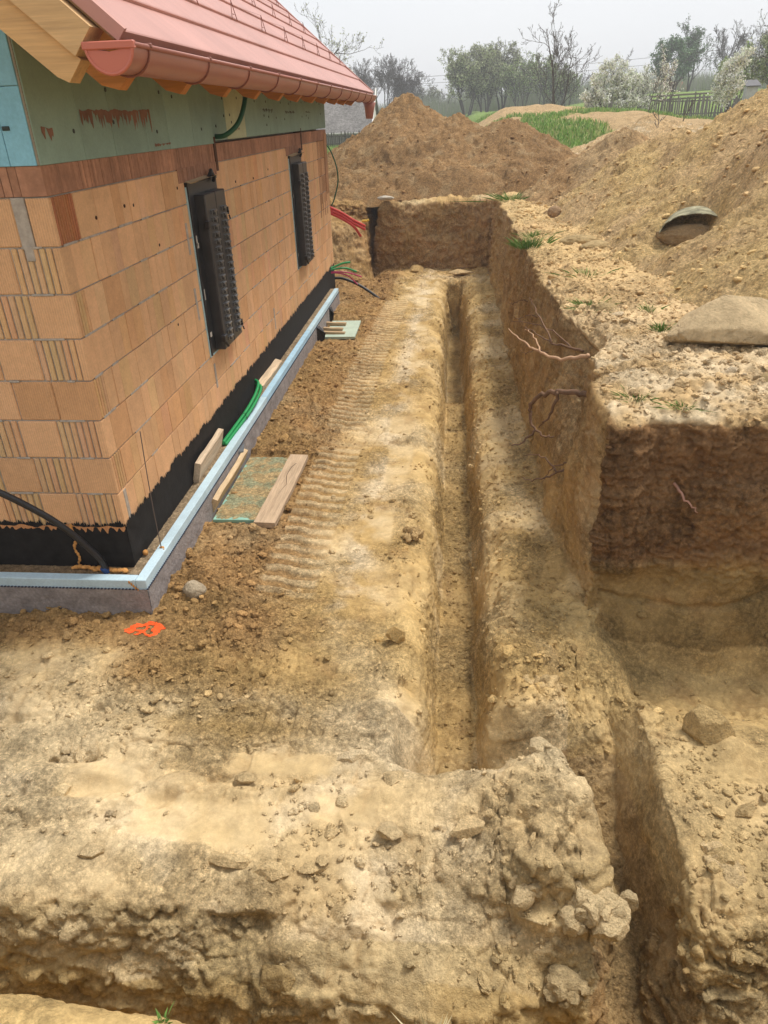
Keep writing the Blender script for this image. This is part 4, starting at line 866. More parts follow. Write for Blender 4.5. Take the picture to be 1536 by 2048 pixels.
pipe('green_cable', 'thin green cable hanging in a loop at the far wall corner', 'cable', [[(-.12, 9.2, 1.96), (.02, 9.33, 1.9), (.13, 9.36, 1.65), (.16, 9.36, 1.38), (.08, 9.36, 1.1), (.02, 9.36, .98)]], .011, GREEND)
for i_ in range(3):
    pipe('red_pipe', ('upper red pipe running from the house into the earth behind it', 'middle red pipe running from the house into the earth behind it', 'lower red pipe that splits off and bends down to the earth')[i_], 'pipe',
         [[(-.35, 10.2, .96-.05*i_), (.0, 10.45, .76-.05*i_), (.22, 10.6, .60-.055*i_), (.42-.09*(i_ == 2), 10.8, .46-.06*i_-.06*(i_ == 2))]], .026, REDP, 'red pipes behind the house')
tag(MB().cbox(.36, .46, 10.8, 10.86, .53, .57, .01).tube([(.46, 10.83, .55), (.50, 10.83, .57)], .02, 8).build('pipe_cap', YELP), 'small yellow cap beside the ends of the red pipes', 'pipe cap')
tag(MB().tube(spline([(.11, .21, -.30), (.095, .24, -.05), (.085, .28, .25), (.08, .32, .55)]), .0035, 6).build('wire_rod', WIRE), 'thin rusty wire standing upright in the ledge by the near wall corner', 'wire')

def plank(name, label, L, w, t, loc, rot, cc, mt_=None, cat='plank', group=None, crack=False, chew=0):
    """a sawn board with slightly uneven edges: length along local Y"""
    n = 14; V = []; F = []
    for i in range(n+1):
        yy = -L/2+L*i/n; a = w/2+chew*math.sin(i*1.9+L*7)*.5; b_ = w/2+chew*math.cos(i*1.3+L*3)*.5; h = .004; tw = .002*math.sin(i*.6)
        V += [(-a+h, yy, tw), (-a, yy, h+tw), (-a, yy, t-h+tw), (-a+h, yy, t+tw), (b_-h, yy, t+tw), (b_, yy, t-h+tw), (b_, yy, h+tw), (b_-h, yy, tw)]
    for i in range(n):
        for k in range(8): F.append((i*8+k, i*8+(k+1) % 8, (i+1)*8+(k+1) % 8, (i+1)*8+k))
    F += [tuple(range(8))[::-1], tuple(n*8+k for k in range(8))]
    o = MB().add(V, F, cc).build(name, mt_ or WOODW); o.location = loc; o.rotation_euler = rot
    tag(o, label, cat, group)
    if crack:
        c2 = MB(); pts = [(.0+.02*math.sin(i*1.1)+.006*math.sin(i*3.7), L/2-L*.62*i/9, t+.0015) for i in range(10)]
        V = []; 
        for i, p in enumerate(pts):
            ww = .0035*(1-i/10)+.0006; V += [(p[0]-ww, p[1], p[2]), (p[0]+ww, p[1], p[2])]
        c2.add(V, [(2*i, 2*i+2, 2*i+3, 2*i+1) for i in range(9)]); c2.build('crack', mat('crack shade', (.05, .03, .02), .95, .1), o)
    return o
CW = (.50, .36, .22); CG = (.42, .32, .23)
plank('timber_offcut', 'short squared timber offcut leaning on the ledge beyond the green conduits', .92, .135, .085, (.065, 3.92, -.285), (0, R(-72), R(-1)), (.62, .47, .31), chew=.006)
plank('timber_offcut', 'weathered board offcut leaning on the plinth above the green board', .74, .21, .05, (.055, 1.62, -.225), (0, R(-76), R(1.5)), (.60, .47, .33), chew=.008)
plank('timber_offcut', 'timber offcut leaning outside the base board on the green board', 1.02, .17, .045, (.172, 1.70, -.50), (0, R(-66), R(0)), (.58, .43, .26), chew=.012)
go_ = MB(); go_.cbox(.17, .56, 1.10, 2.33, -.585, -.555, .003, (.26, .47, .38)); go_.cbox(.18, .545, 1.105, 2.32, -.602, -.587, .002, (.62, .60, .54))
brd = tag(go_.build('foam_board', mat('green foam sheet', (1, 1, 1), .8, .2, True, var=[(8, .85, 1.1)])), 'green foam board lying on the soil, dusted with dry dirt', 'foam board')
nx, ny = 70, 170; X, Y = np.meshgrid(np.linspace(.173, .557, nx), np.linspace(1.103, 2.327, ny)); P = np.stack([X.ravel(), Y.ravel(), 0*X.ravel()], 1)
dn = fbm(P, 6, 4, 401)+.5*fbm(P, 30, 3, 402); ix = np.arange(nx*ny).reshape(ny, nx); q = np.stack([ix[:-1, :-1], ix[:-1, 1:], ix[1:, 1:], ix[1:, :-1]], -1).reshape(-1, 4)
edge = np.minimum(np.minimum((P[:, 0]-.17)/.05, (.56-P[:, 0])/.03), np.minimum((P[:, 1]-1.1)/.09, (2.33-P[:, 1])/.03))
th = .0035*np.clip(dn+.64, -.6, 1)-.003*(1-np.clip(edge, 0, 1)); q = q[(th[q] > -.0008).any(1)]
colr = np.tile((.58, .43, .22), (len(P), 1))*(1+.2*dn)[:, None]; colr = lerpc(colr, np.array((.42, .47, .30)), ss(.15, -.25, dn)*.8)
mesh_np('dirt_film', np.stack([P[:, 0], P[:, 1], -.5545+th], 1), q, SOIL, brd, col=colr, smooth=True)
plank('cracked_plank', 'pale cracked plank lying on the right edge of the green board', 1.33, .18, .05, (.635, 1.70, -.59), (0, R(1), R(-1.5)), (.50, .37, .245), crack=True, chew=.004)
# far stack with boards and folded membrane corners
plank('foam_sheet', 'pale green foam sheet lying by the far end of the base board', .95, .46, .035, (.44, 7.1, -.585), (0, 0, R(1)), (.42, .50, .40), mt_=XPSB, cat='foam board')
for i_, (y, z, w_, L) in enumerate(((6.75, -.56, .085, .42), (6.95, -.555, .09, .30), (7.25, -.55, .09, .32))):
    plank('short_board', 'short board on the pale foam sheet, '+('nearest the camera', 'middle one', 'farthest one')[i_]+' of the three', L, w_, .045, (.30, y+.05, z), (R(2), R(5), R(88)), (.48, .34, .2), cat='board', group='short boards on the far foam sheet')
for i_, (y, s) in enumerate(((6.42, 1), (7.62, .8))):
    b_ = MB(); b_.add([(.15, y, -.35), (.15, y, -.60), (.26*s+.02, y-.0, -.44), (.17, y+.16, -.37), (.155, y+.2, -.60), (.25*s, y+.05, -.55)], [(0, 1, 5, 2), (0, 2, 3), (2, 5, 4, 3), (0, 3, 4, 1), (1, 4, 5)])
    tag(b_.build('membrane_flap', BLACKP), 'black membrane flap folded out of the base, '+('at the near end of the foam sheet' if i_ == 0 else 'at the far end of the board'), 'membrane flap', 'black membrane flaps')
tag(MB().add([(.146, 2.05, -.37), (.185, 2.12, -.40), (.155, 2.2, -.46), (.15, 2.05, -.44), (.165, 2.25, -.36)], [(0, 3, 1), (1, 3, 2), (0, 1, 4), (1, 2, 4)]).build('membrane_flap', mat('grey flap', (.10, .11, .12), .5, .4)), 'small grey torn flap of membrane beside the leaning timber', 'membrane flap')

# spray paint on the soil: ground faces lifted by 4 mm inside two arcs
m1 = (P1[:, 0] > -.1)*(P1[:, 0] < .5)*(P1[:, 1] > -.7)*(P1[:, 1] < -.15)*(P1[:, 2] > -.8)
px_, py_ = P1[:, 0]-.165, P1[:, 1]+.37
rA = np.hypot(px_/.125, py_/.085); ang = np.arctan2(py_/.085, px_/.125); nzp = fbm(P1*np.array([1, 1, 0]), 30, 3, 500)
arc = (np.abs(rA-.85+.12*nzp) < .24)*((ang > .1)+(ang < -2.6)+(ang > 2.9)); bar = (np.abs(py_+.028*np.sin(px_*30)+.02) < .018+.014*nzp)*(px_ > -.12)*(px_ < .10)+(np.abs(px_+.02-.6*py_) < .02)*(np.abs(py_) < .05); dot = np.hypot((px_-.07)/.04, (py_-.01)/.05) < .9+.5*nzp
pm = m1*((arc+bar+dot) > 0)*(nzp > -.62); qq = quads[(pm[quads] > 0).all(1)]; u = np.unique(qq); rm = np.zeros(len(P1), int); rm[u] = np.arange(len(u))
tag(mesh_np('paint_mark', P1[u]+NG[u]*.004, rm[qq], PAINT, smooth=True), 'bright orange spray paint mark on the brown soil by the near house corner', 'paint mark')

# ------------------------------------------------------------------ stones and clods
def ico(sub):
    t = (1+5**.5)/2; V = [(-1, t, 0), (1, t, 0), (-1, -t, 0), (1, -t, 0), (0, -1, t), (0, 1, t), (0, -1, -t), (0, 1, -t), (t, 0, -1), (t, 0, 1), (-t, 0, -1), (-t, 0, 1)]
    F = [(0, 11, 5), (0, 5, 1), (0, 1, 7), (0, 7, 10), (0, 10, 11), (1, 5, 9), (5, 11, 4), (11, 10, 2), (10, 7, 6), (7, 1, 8), (3, 9, 4), (3, 4, 2), (3, 2, 6), (3, 6, 8), (3, 8, 9), (4, 9, 5), (2, 4, 11), (6, 2, 10), (8, 6, 7), (9, 8, 1)]
    V = [np.array(v)/np.linalg.norm(v) for v in V]
    for _ in range(sub):
        mp = {}; F2 = []
        def md(a, b):
            k = (min(a, b), max(a, b))
            if k not in mp:
                v = V[a]+V[b]; V.append(v/np.linalg.norm(v)); mp[k] = len(V)-1
            return mp[k]
        for a, b, c_ in F:
            p, q_, r_ = md(a, b), md(b, c_), md(c_, a); F2 += [(a, p, r_), (b, q_, p), (c_, r_, q_), (p, q_, r_)]
        F = F2
    return np.array(V), np.array(F)
I4 = ico(4); I1 = ico(1); I0 = ico(0); I2 = ico(2)
def stone(name, label, p, r, el, seed, cc, cat='stone', amp=.22, fine_=.05, rot=0, group=None, angular=.0, crumb=0, m_=None):
    V, F = I4; d = 1+amp*fbm(V, 1.1, 3, seed)+fine_*fbm(V, 4, 3, seed+1)+.02*fbm(V, 14, 2, seed+2)
    if cat == 'clod': crumb = max(crumb, .07); cc = tuple(GC[near_vert(p[0], p[1], p[2]-.5, p[2]+.5)]*.95)
    if crumb: d = d+crumb*(lumps(V[:, :2]*1.0+V[:, 2:3]*.7, .33, seed)*.5+.5*fbm(V, 6, 3, seed+4, ridged=True))
    W_ = V*d[:, None]
    if cat == 'clod': angular = 1.0; d = d*1.12; W_ = V*d[:, None]
    if angular:      # facets: clip by random planes
        rs = np.random.default_rng(seed)
        for _ in range(20):
            n = rs.normal(size=3); n /= np.linalg.norm(n); h = rs.uniform(.55, .9); e = W_ @ n-h; W_ = W_-np.outer(np.maximum(e, 0)*angular, n)
        W_ = W_*(1+.035*fbm(V, 7, 3, seed+7)+.02*fbm(V, 18, 2, seed+8))[:, None]
    W_ = W_*np.array(el)*r; ca, sa = math.cos(rot), math.sin(rot)
    W_ = np.stack([W_[:, 0]*ca-W_[:, 1]*sa, W_[:, 0]*sa+W_[:, 1]*ca, W_[:, 2]], 1)
    col = np.tile(cc, (len(V), 1))*(1+.16*fbm(V, 2.5, 4, seed+3))[:, None]
    return tag(mesh_np(name, W_, F, m_ or STONE, col=col, smooth=True, loc=p), label, cat, group)
YST = (.52, .38, .19); GST = (.50, .44, .34); OST = (.45, .33, .17)
stone('boulder', 'large flat tan boulder on the bank below the yellow heap', (4.08, 1.42, .93), .46, (1.25, .66, .60), 11, (.66, .50, .29), cat='boulder', amp=.36, rot=.25, angular=1.0, crumb=.10)
stone('boulder', 'rounded tan boulder at the right edge beside the large flat one', (4.52, 1.12, .86), .24, (1, .8, .7), 12, (.62, .47, .26), cat='boulder')
stone('boulder', 'pale rounded rock on the soil beside the near house corner', (.36, .06, -.53), .085, (1.0, .95, .95), 13, (.56, .46, .32), cat='rock', amp=.2, angular=.3)
stone('stone', 'small pale rock right of the pale rounded rock by the house corner', (.52, -.04, -.565), .045, (1, .9, 1), 14, (.54, .43, .28), angular=.5)
stone('stone', 'tan lump of clay lying against the foot of the membrane corner', (.22, -.13, -.575), .05, (1.3, .9, .7), 15, (.50, .34, .17), angular=.4)
stone('stone', 'oblong yellow stone on the bank top, left of a pair', (3.72, 5.95, .83), .17, (1.5, .7, .5), 16, YST, group='oblong yellow stones'); stone('stone', 'oblong yellow stone on the bank top, right and nearer of a pair', (3.84, 5.5, .83), .14, (1.5, .75, .55), 17, YST, rot=.4, group='oblong yellow stones')
stone('stone', 'dark brown stone standing on the bank top near its far end', (3.72, 8.6, .88), .11, (1, .9, .9), 18, (.42, .28, .16)); stone('stone', 'round yellow stone beside grass near the bank edge', (3.42, 2.42, .80), .085, (1.3, .9, .8), 19, YST)
stone('stone', 'large yellow stone on the lower right slope of the bank top', (4.12, .55, .78), .12, (1.1, .8, .7), 20, YST, angular=.3); stone('stone', 'flat yellow stone at the right edge below the boulders', (4.42, .55, .78), .14, (1.1, .8, .6), 21, YST)
stone('clay_clod', 'big blocky clay clod standing alone on the lower ground at right', (3.52, -.98, -.64), .145, (.85, .7, .95), 22, (.45, .33, .17), cat='clod', angular=.7, crumb=.10, m_=CLODM)
stone('clay_clod', 'pale grey upright clod at the edge of the long trench', (1.80, -.36, -.54), .075, (.9, .8, 1.1), 23, (.50, .43, .32), cat='clod', angular=.7, m_=CLODM)

CLP = [('crumbling clay block at the outer corner of the near platform', (2.74, -2.0, -.62), .17, (1.15, .8, .6), 60, 25, (.60, .475, .29)), ('broken clay chunks left of the crumbling block on the platform', (2.48, -1.95, -.60), .10, (1.2, .8, .6), 26, 26, (.62, .49, .30)), ('dark crumbly clod on the left lip of the long trench', (1.83, .95, -.57), .10, (1, 1, .6), 30, 24, (.38, .26, .14)), ('heap of torn clods on the right shoulder of the near trench end', (2.66, -.62, -.66), .13, (1, 1, .5), 34, 77, (.55, .42, .24)), ('crumbled clods at the left side of the near platform', (.16, -1.35, -.60), .13, (1.2, .8, .5), 40, 78, (.58, .46, .28)), ('torn clods under the crumbling block', (2.62, -2.22, -.86), .12, (1, .7, .7), 30, 79, (.50, .39, .23)), ('broken clods on the right block above the channel', (3.34, -1.75, -.68), .12, (1, .9, .5), 34, 80, (.55, .42, .25))]

stone('clay_clod', 'smooth round lump bulging from the near face of the platform', (1.42, -2.27, -.86), .11, (1, .6, .85), 27, (.44, .33, .17), cat='clod', amp=.25, angular=.4, m_=CLODM)
stone('clay_clod', 'round knob on the top edge at the near end of the trench', (2.57, -1.29, -.47), .065, (1, .9, .85), 28, (.46, .35, .18), cat='clod', crumb=.1)
stone('clay_clod', 'layered pale slab of clay on the near platform left of the crumbling block', (1.86, -1.74, -.575), .06, (1.3, .8, .5), 29, (.50, .40, .25), cat='clod', angular=.8)
stone('clay_clod', 'flat angular slab on the near platform close to its right edge', (2.50, -1.66, -.56), .055, (1.3, .9, .5), 30, (.47, .37, .22), cat='clod', angular=.9)
stone('clay_clod', 'dusty flat clod in the middle of the near platform', (1.10, -1.47, -.58), .05, (1.5, .9, .35), 31, (.50, .42, .29), cat='clod', angular=.8)
stone('clay_clod', 'angular clay block on the lower ground above the channel at right', (3.36, -1.73, -.66), .07, (.9, .9, .8), 32, (.45, .33, .18), cat='clod', angular=.8, m_=CLODM)
stone('clay_clod', 'small angular block right of the channel under the photo edge', (3.55, -1.45, -.67), .05, (1, .8, .7), 33, (.47, .34, .19), cat='clod', angular=.8)
stone('clay_clod', 'clod lying at the foot of the back wall in the middle', (1.35, 11.6, -.55), .16, (1.2, 1, .7), 34, (.36, .23, .11), cat='clod', crumb=.15)
stone('clay_clod', 'pale clod at the head of the trench under the back wall', (2.25, 11.3, -.52), .16, (1.6, 1, .5), 35, (.48, .33, .18), cat='clod', crumb=.15)
stone('stone', 'small white stone lying on top of the back wall', (.72, 12.2, .82), .09, (1.9, .8, .5), 36, (.62, .56, .46))
stone('stone', 'pale yellow stone embedded low in the tall brown heap', (.45, 13.7, 1.02), .11, (1, .8, .9), 37, (.55, .40, .22)); stone('stone', 'pale stone low on the right foot of the tall brown heap', (5.0, 13.4, .98), .14, (1.2, 1, .9), 38, (.50, .37, .22))

for i_, (lab, px_, py_, r_, el_, ro_) in enumerate((('long cracked crust slab on the near lip of the platform', 1.12, -1.90, .10, (1.5, .5, .35), -.1), ('second crust slab on the near lip, right of the long one', 1.34, -1.93, .08, (1.3, .6, .4), .1),
        ('small crust piece above the round lump on the near face', 1.52, -1.90, .055, (1.3, .8, .5), .4), ('crumbly clod on the left part of the near platform lip', .52, -1.93, .06, (1.3, .8, .5), .2), ('crumbly clod at the left edge of the near platform', .20, -1.60, .06, (1.2, .9, .6), .7), ('broken slab left of the end of the trench', 1.62, -1.30, .06, (1.3, .8, .4), .3),
        ('flat clod on the shoulder of the near mound', 2.22, -1.72, .07, (1.4, .8, .45), .5), ('cracked slab beside the trench mouth', 1.85, -1.42, .07, (1.2, .8, .4), 1.0))):
    stone('clay_clod', lab, (px_, py_, gz(px_, py_, -1.0, -.3)+.005), r_, el_, 60+i_, (.47, .38, .22), cat='clod', angular=.9, rot=ro_, m_=CLODM)
def clump(label, p, r, el, n, seed, cc, group=None):
    cc = .5*np.array(cc)+.5*GC[near_vert(p[0], p[1], p[2]-.5, p[2]+.5)]; rs = np.random.default_rng(seed); V, F = I2; VV = []; FF = []; CC = []
    for i in range(n):
        q = rs.normal(size=3); q /= np.linalg.norm(q); q = q*(rs.random()**.5)*np.array(el)*r*.8; q[2] = abs(q[2])*.9-.2*r*el[2]
        s = r*rs.uniform(.16, .42)*(1 if i > 2 else 1.5); w_ = V.copy()*rs.uniform(.75, 1.25, 3)
        for _ in range(9):
            nn = rs.normal(size=3); nn /= np.linalg.norm(nn); e = w_ @ nn-rs.uniform(.45, .8); w_ = w_-np.outer(np.maximum(e, 0), nn)
        Q, _ = np.linalg.qr(rs.normal(size=(3, 3))); w_ = (w_ @ Q)*s+q; w_ += .006*noise3(w_*60, seed+i)[:, None]
        VV.append(w_); FF.append(F+i*len(V)); CC.append(np.tile(np.array(cc)*rs.uniform(.85, 1.15), (len(V), 1)))
    return tag(mesh_np('clay_clod', np.concatenate(VV), np.concatenate(FF), CLODM, col=np.concatenate(CC), loc=p), label, 'clod', group)
for a_ in CLP: clump(*a_)
def scatter(name, label, cat, n, pts, nrm, cols, smin, smax, pw, base, seed, sink=.25, m_=None, flatz=.7, jit=.12):
    rs = np.random.default_rng(seed); V, F = base; k = len(V); i = rs.integers(0, len(pts), n)
    s = smin*(smax/smin)**(rs.random(n)**pw); q = rs.normal(size=(n, 3, 3)); Q, _ = np.linalg.qr(q)
    var = V[None]*(1+.34*(rs.random((n, k))-.5))[:, :, None]; el = np.stack([rs.uniform(.75, 1.35, n), rs.uniform(.7, 1.1, n), rs.uniform(.35, .85, n)], 1)
    W_ = np.einsum('nij,nkj->nki', Q, var*el[:, None, :]); W_[:, :, 2] *= flatz
    ctr = pts[i]+nrm[i]*(s*(.55-sink))[:, None]+rs.normal(size=(n, 3))*np.array([.006, .006, 0])
    W_ = W_*s[:, None, None]+ctr[:, None, :]
    cc = cols[i]*(1+jit*rs.normal(size=(n, 1)))*rs.choice([1, 1, 1, 1.08, .88], (n, 1)); cc = np.repeat(cc, k, 0)
    FF = (F[None]+(np.arange(n)*k)[:, None, None]).reshape(-1, F.shape[1])
    return tag(mesh_np(name, W_.reshape(-1, 3), FF, m_ or CLODM, col=cc), label, cat, kind='stuff')
g = P1; gx, gy, gzv = g.T
vis = (gx > -.9)*(gx < 6)*(gy > -3.04)*(gy < 12)
area = np.linalg.norm(np.cross(np.gradient(P1.reshape(nu, nv, 3), axis=0), np.gradient(P1.reshape(nu, nv, 3), axis=1)), axis=-1).ravel()
dist = np.linalg.norm(g-np.array([2.11, -3.92, 2.32]), axis=1)
outside = 1-(gx < .15)*(gy > -.19)*(gy < 9.4)
ntr = 1-.93*np.maximum(t1, t2); patch = ss(-.15, .35, fbm(P0, 1.6, 3, 91))
pclear = 1-.96*(np.hypot((gx-.165)/.17, (gy+.37)/.12) < 1)
wgt = area*vis*outside*pclear*(1-.75*(gzv < -.9)*(gx > 1.9))*(.10+patch*.9+1.6*house_side+1.3*(gx > 2.35)*(gx < 2.9)*(gy > -.8)+.5*(gy < -.9)*patch+1.3*banktop)*ntr*(1-.85*smooth_m)*ss(.35, .8, NG[:, 2])/(1+dist/7)**1.2
def pick(w, n, seed):
    rs = np.random.default_rng(seed); cw = np.cumsum(w); return np.searchsorted(cw, rs.random(n)*cw[-1])
ii = pick(wgt, 16000, 1); scatter('soil_crumbs', 'small dry crumbs of soil strewn over the whole dig', 'crumbs', 150000, g[ii], NG[ii], GC[ii]*.93, .0025, .010, 1.3, I0, 2)
ii = pick(wgt*(1-.35*(dist > 6)), 6000, 3); scatter('soil_clods', 'broken clods of earth strewn over the whole dig', 'clods', 11000, g[ii], NG[ii], GC[ii]*.96, .007, .032, 2.6, I1, 4)
ii = pick(wgt*house_side+wgt*banktop*.7+wgt*.10, 1500, 5); scatter('large_clods', 'fist-sized clods by the house wall and on the bank', 'clods', 620, g[ii], NG[ii], GC[ii]*.98, .024, .055, 2.2, I2, 6, sink=.35)
fl = area*(gx > 2.0)*(gx < 3.15)*(gzv < -.9)*(gy > -2.4)*(gy < 5.4)*(NG[:, 2] > .6); ii = pick(fl, 2500, 7); scatter('trench_crumbs', 'crumbs fallen onto the trench and channel floors', 'crumbs', 1400, g[ii], NG[ii], GC[ii]*.9, .004, .02, 2.4, I1, 8)
bk = area*banktop*(gx < 5.2)*(gy < 6)*(1+3*(gy < 2.2)); ii = pick(bk, 5000, 9); scatter('bank_stones', 'pale gravel and stones covering the top of the right bank', 'gravel', 2600, g[ii], NG[ii], GC[ii]*.6+np.array(GST)*.45, .008, .055, 2.4, I1, 10, jit=.16)
wf = area*((faceF > .3)*(gzv > -.3)+.5*(wallR > .3)+.5*(frontface > .3)); ii = pick(wf, 6000, 11); scatter('wall_clods', 'crumbling lumps sticking out of the cut earth faces', 'clods', 5500, g[ii], NG[ii], GC[ii]*.95, .006, .026, 2.2, I1, 12, sink=.5, flatz=1)
hv = np.concatenate([a for a, b in HEAPV]); hcc = np.concatenate([b for a, b in HEAPV]); hw = 1/(np.linalg.norm(hv-np.array([2.1, -3.9, 2.3]), axis=1))**1.0
ii = pick(hw, 16000, 13); hn = np.tile((0, 0, 1.), (len(ii), 1)); scatter('heap_clods', 'clods and stones scattered down the slopes of the earth heaps', 'clods', 20000, hv[ii], hn, hcc[ii]*1.0, .007, .045, 3.6, I1, 14, sink=.4)

# ------------------------------------------------------------------ roots, old drum, slab
def root(label, lines, r0, m_=ROOT):
    b = MB()
    for ln, k in lines:
        pts = spline(ln, 7); n = len(pts); pts = [p+Vector(np.random.default_rng(i+n).normal(size=3)*.006) for i, p in enumerate(pts)]; b.tube(pts, [r0*k*(1-.75*i/(n-1)) for i in range(n)], 7)
    return tag(b.build('tree_root', m_, smooth=True), label, 'root', 'torn roots in the bank')
root('long pale root sticking out of the bank below the notch', [([(3.16, 1.6, .66), (3.0, 1.75, .58), (2.84, 1.95, .58), (2.72, 2.2, .60), (2.60, 2.35, .66)], 1), ([(2.84, 1.95, .58), (2.80, 2.15, .66), (2.74, 2.3, .68)], .5)], .017, mat('pale root', (.48, .30, .18), .8, .2))
root('thick dark root looping out of the bank like a hook', [([(3.12, 1.1, .52), (2.98, 1.15, .52), (2.84, 1.3, .46), (2.74, 1.45, .33), (2.74, 1.45, .18), (2.82, 1.35, .10), (2.9, 1.3, .12)], .9), ([(2.9, 1.2, .5), (2.86, 1.25, .32), (2.8, 1.38, .15)], .55), ([(2.78, 1.4, .12), (2.68, 1.4, .02), (2.60, 1.42, -.02)], .4)], .026)
root('thin dark roots spreading from the notch in the bank', [([(3.18, 1.9, .6), (2.95, 2.1, .62), (2.75, 2.45, .66)], 1), ([(2.95, 2.1, .62), (2.85, 2.5, .78), (2.8, 2.7, .86)], .7), ([(3.1, 2.0, .6), (2.9, 2.3, .7), (2.66, 2.9, .60)], .7)], .012)
root('wiry rootlets hanging low on the bank wall', [([(2.98, .9, .05), (2.86, .95, -.05), (2.74, 1.0, -.12), (2.66, 1.1, -.14)], 1), ([(2.9, .95, -.02), (2.8, 1.15, .02), (2.7, 1.3, -.05)], .8), ([(2.95, .85, .1), (2.84, .9, .02), (2.8, .95, -.12)], .6)], .010)
root('short pinkish root poking from the dark front face of the bank', [([(3.50, .22, .26), (3.54, .08, .22), (3.60, .0, .17)], 1)], .011, mat('pinkish root', (.45, .24, .17), .8, .2))
for i_, (y, z) in enumerate(((3.6, .45), (4.5, .4), (2.7, .35))):
    root('fine brown rootlet hanging from the long bank wall, '+('middle', 'farthest', 'nearest')[i_]+' of three', [([(3.02, y, z), (2.9, y+.05, z+.02), (2.82, y+.15, z-.05), (2.76, y+.22, z-.03)], 1)], .006)
# half buried rusty drum on the slope
dr = empty('buried_drum', (4.80, 4.95, 1.08)); tag(dr, 'half buried old drum with a torn greenish rim on the slope of the yellow heap', 'drum')
R0 = .50
b_ = MB(); n_ = 30; V = []
for yy in (-.16, .0, .5):
    for k in range(n_+1):
        a = math.pi*(.02+.86*k/n_); e = .012*math.sin(k*1.9)+(.03*math.sin(k*.9+1)-(.10 if k > 20 else 0) if yy < -.1 else 0)
        for rr_ in (R0, R0-.02): V.append((-math.cos(a)*rr_*1.0, yy-e, math.sin(a)*rr_*.60-.02))
q = 2*(n_+1); F = []
for s_ in (0, 1):
    for i in range(n_):
        o_ = s_*q+2*i; F += [(o_, o_+2, o_+q+2, o_+q), (o_+1, o_+q+1, o_+q+3, o_+3)]
F += [(2*i, 2*i+1, 2*i+3, 2*i+2) for i in range(n_)]
b_.add(V, F)
b_.build('drum_shell', mat('old enamel', (.34, .32, .21), .85, .15, var=[(5, .4, 1.3), (30, .7, 1.15)], bump=[(40, .006)]), dr)
V, F = I4; W_ = V*(1+.25*fbm(V, 1.5, 4, 5)+.10*fbm(V, 5, 3, 6, ridged=True))[:, None]*np.array((.42, .20, .17))+np.array((-.10, .02, -.08)); mesh_np('soil_plug', W_, F, CLODM, dr, col=np.tile((.46, .33, .18), (len(V), 1)), smooth=True)
dr.scale = (.70, .70, .70); dr.rotation_euler = (R(4), R(-4), R(-22))
tag(MB().cbox(8.35, 9.6, 11.9, 12.6, 1.52, 1.62, .01).build('concrete_slab', CONC), 'pale concrete slab lying behind the crest of the yellow heap', 'slab')
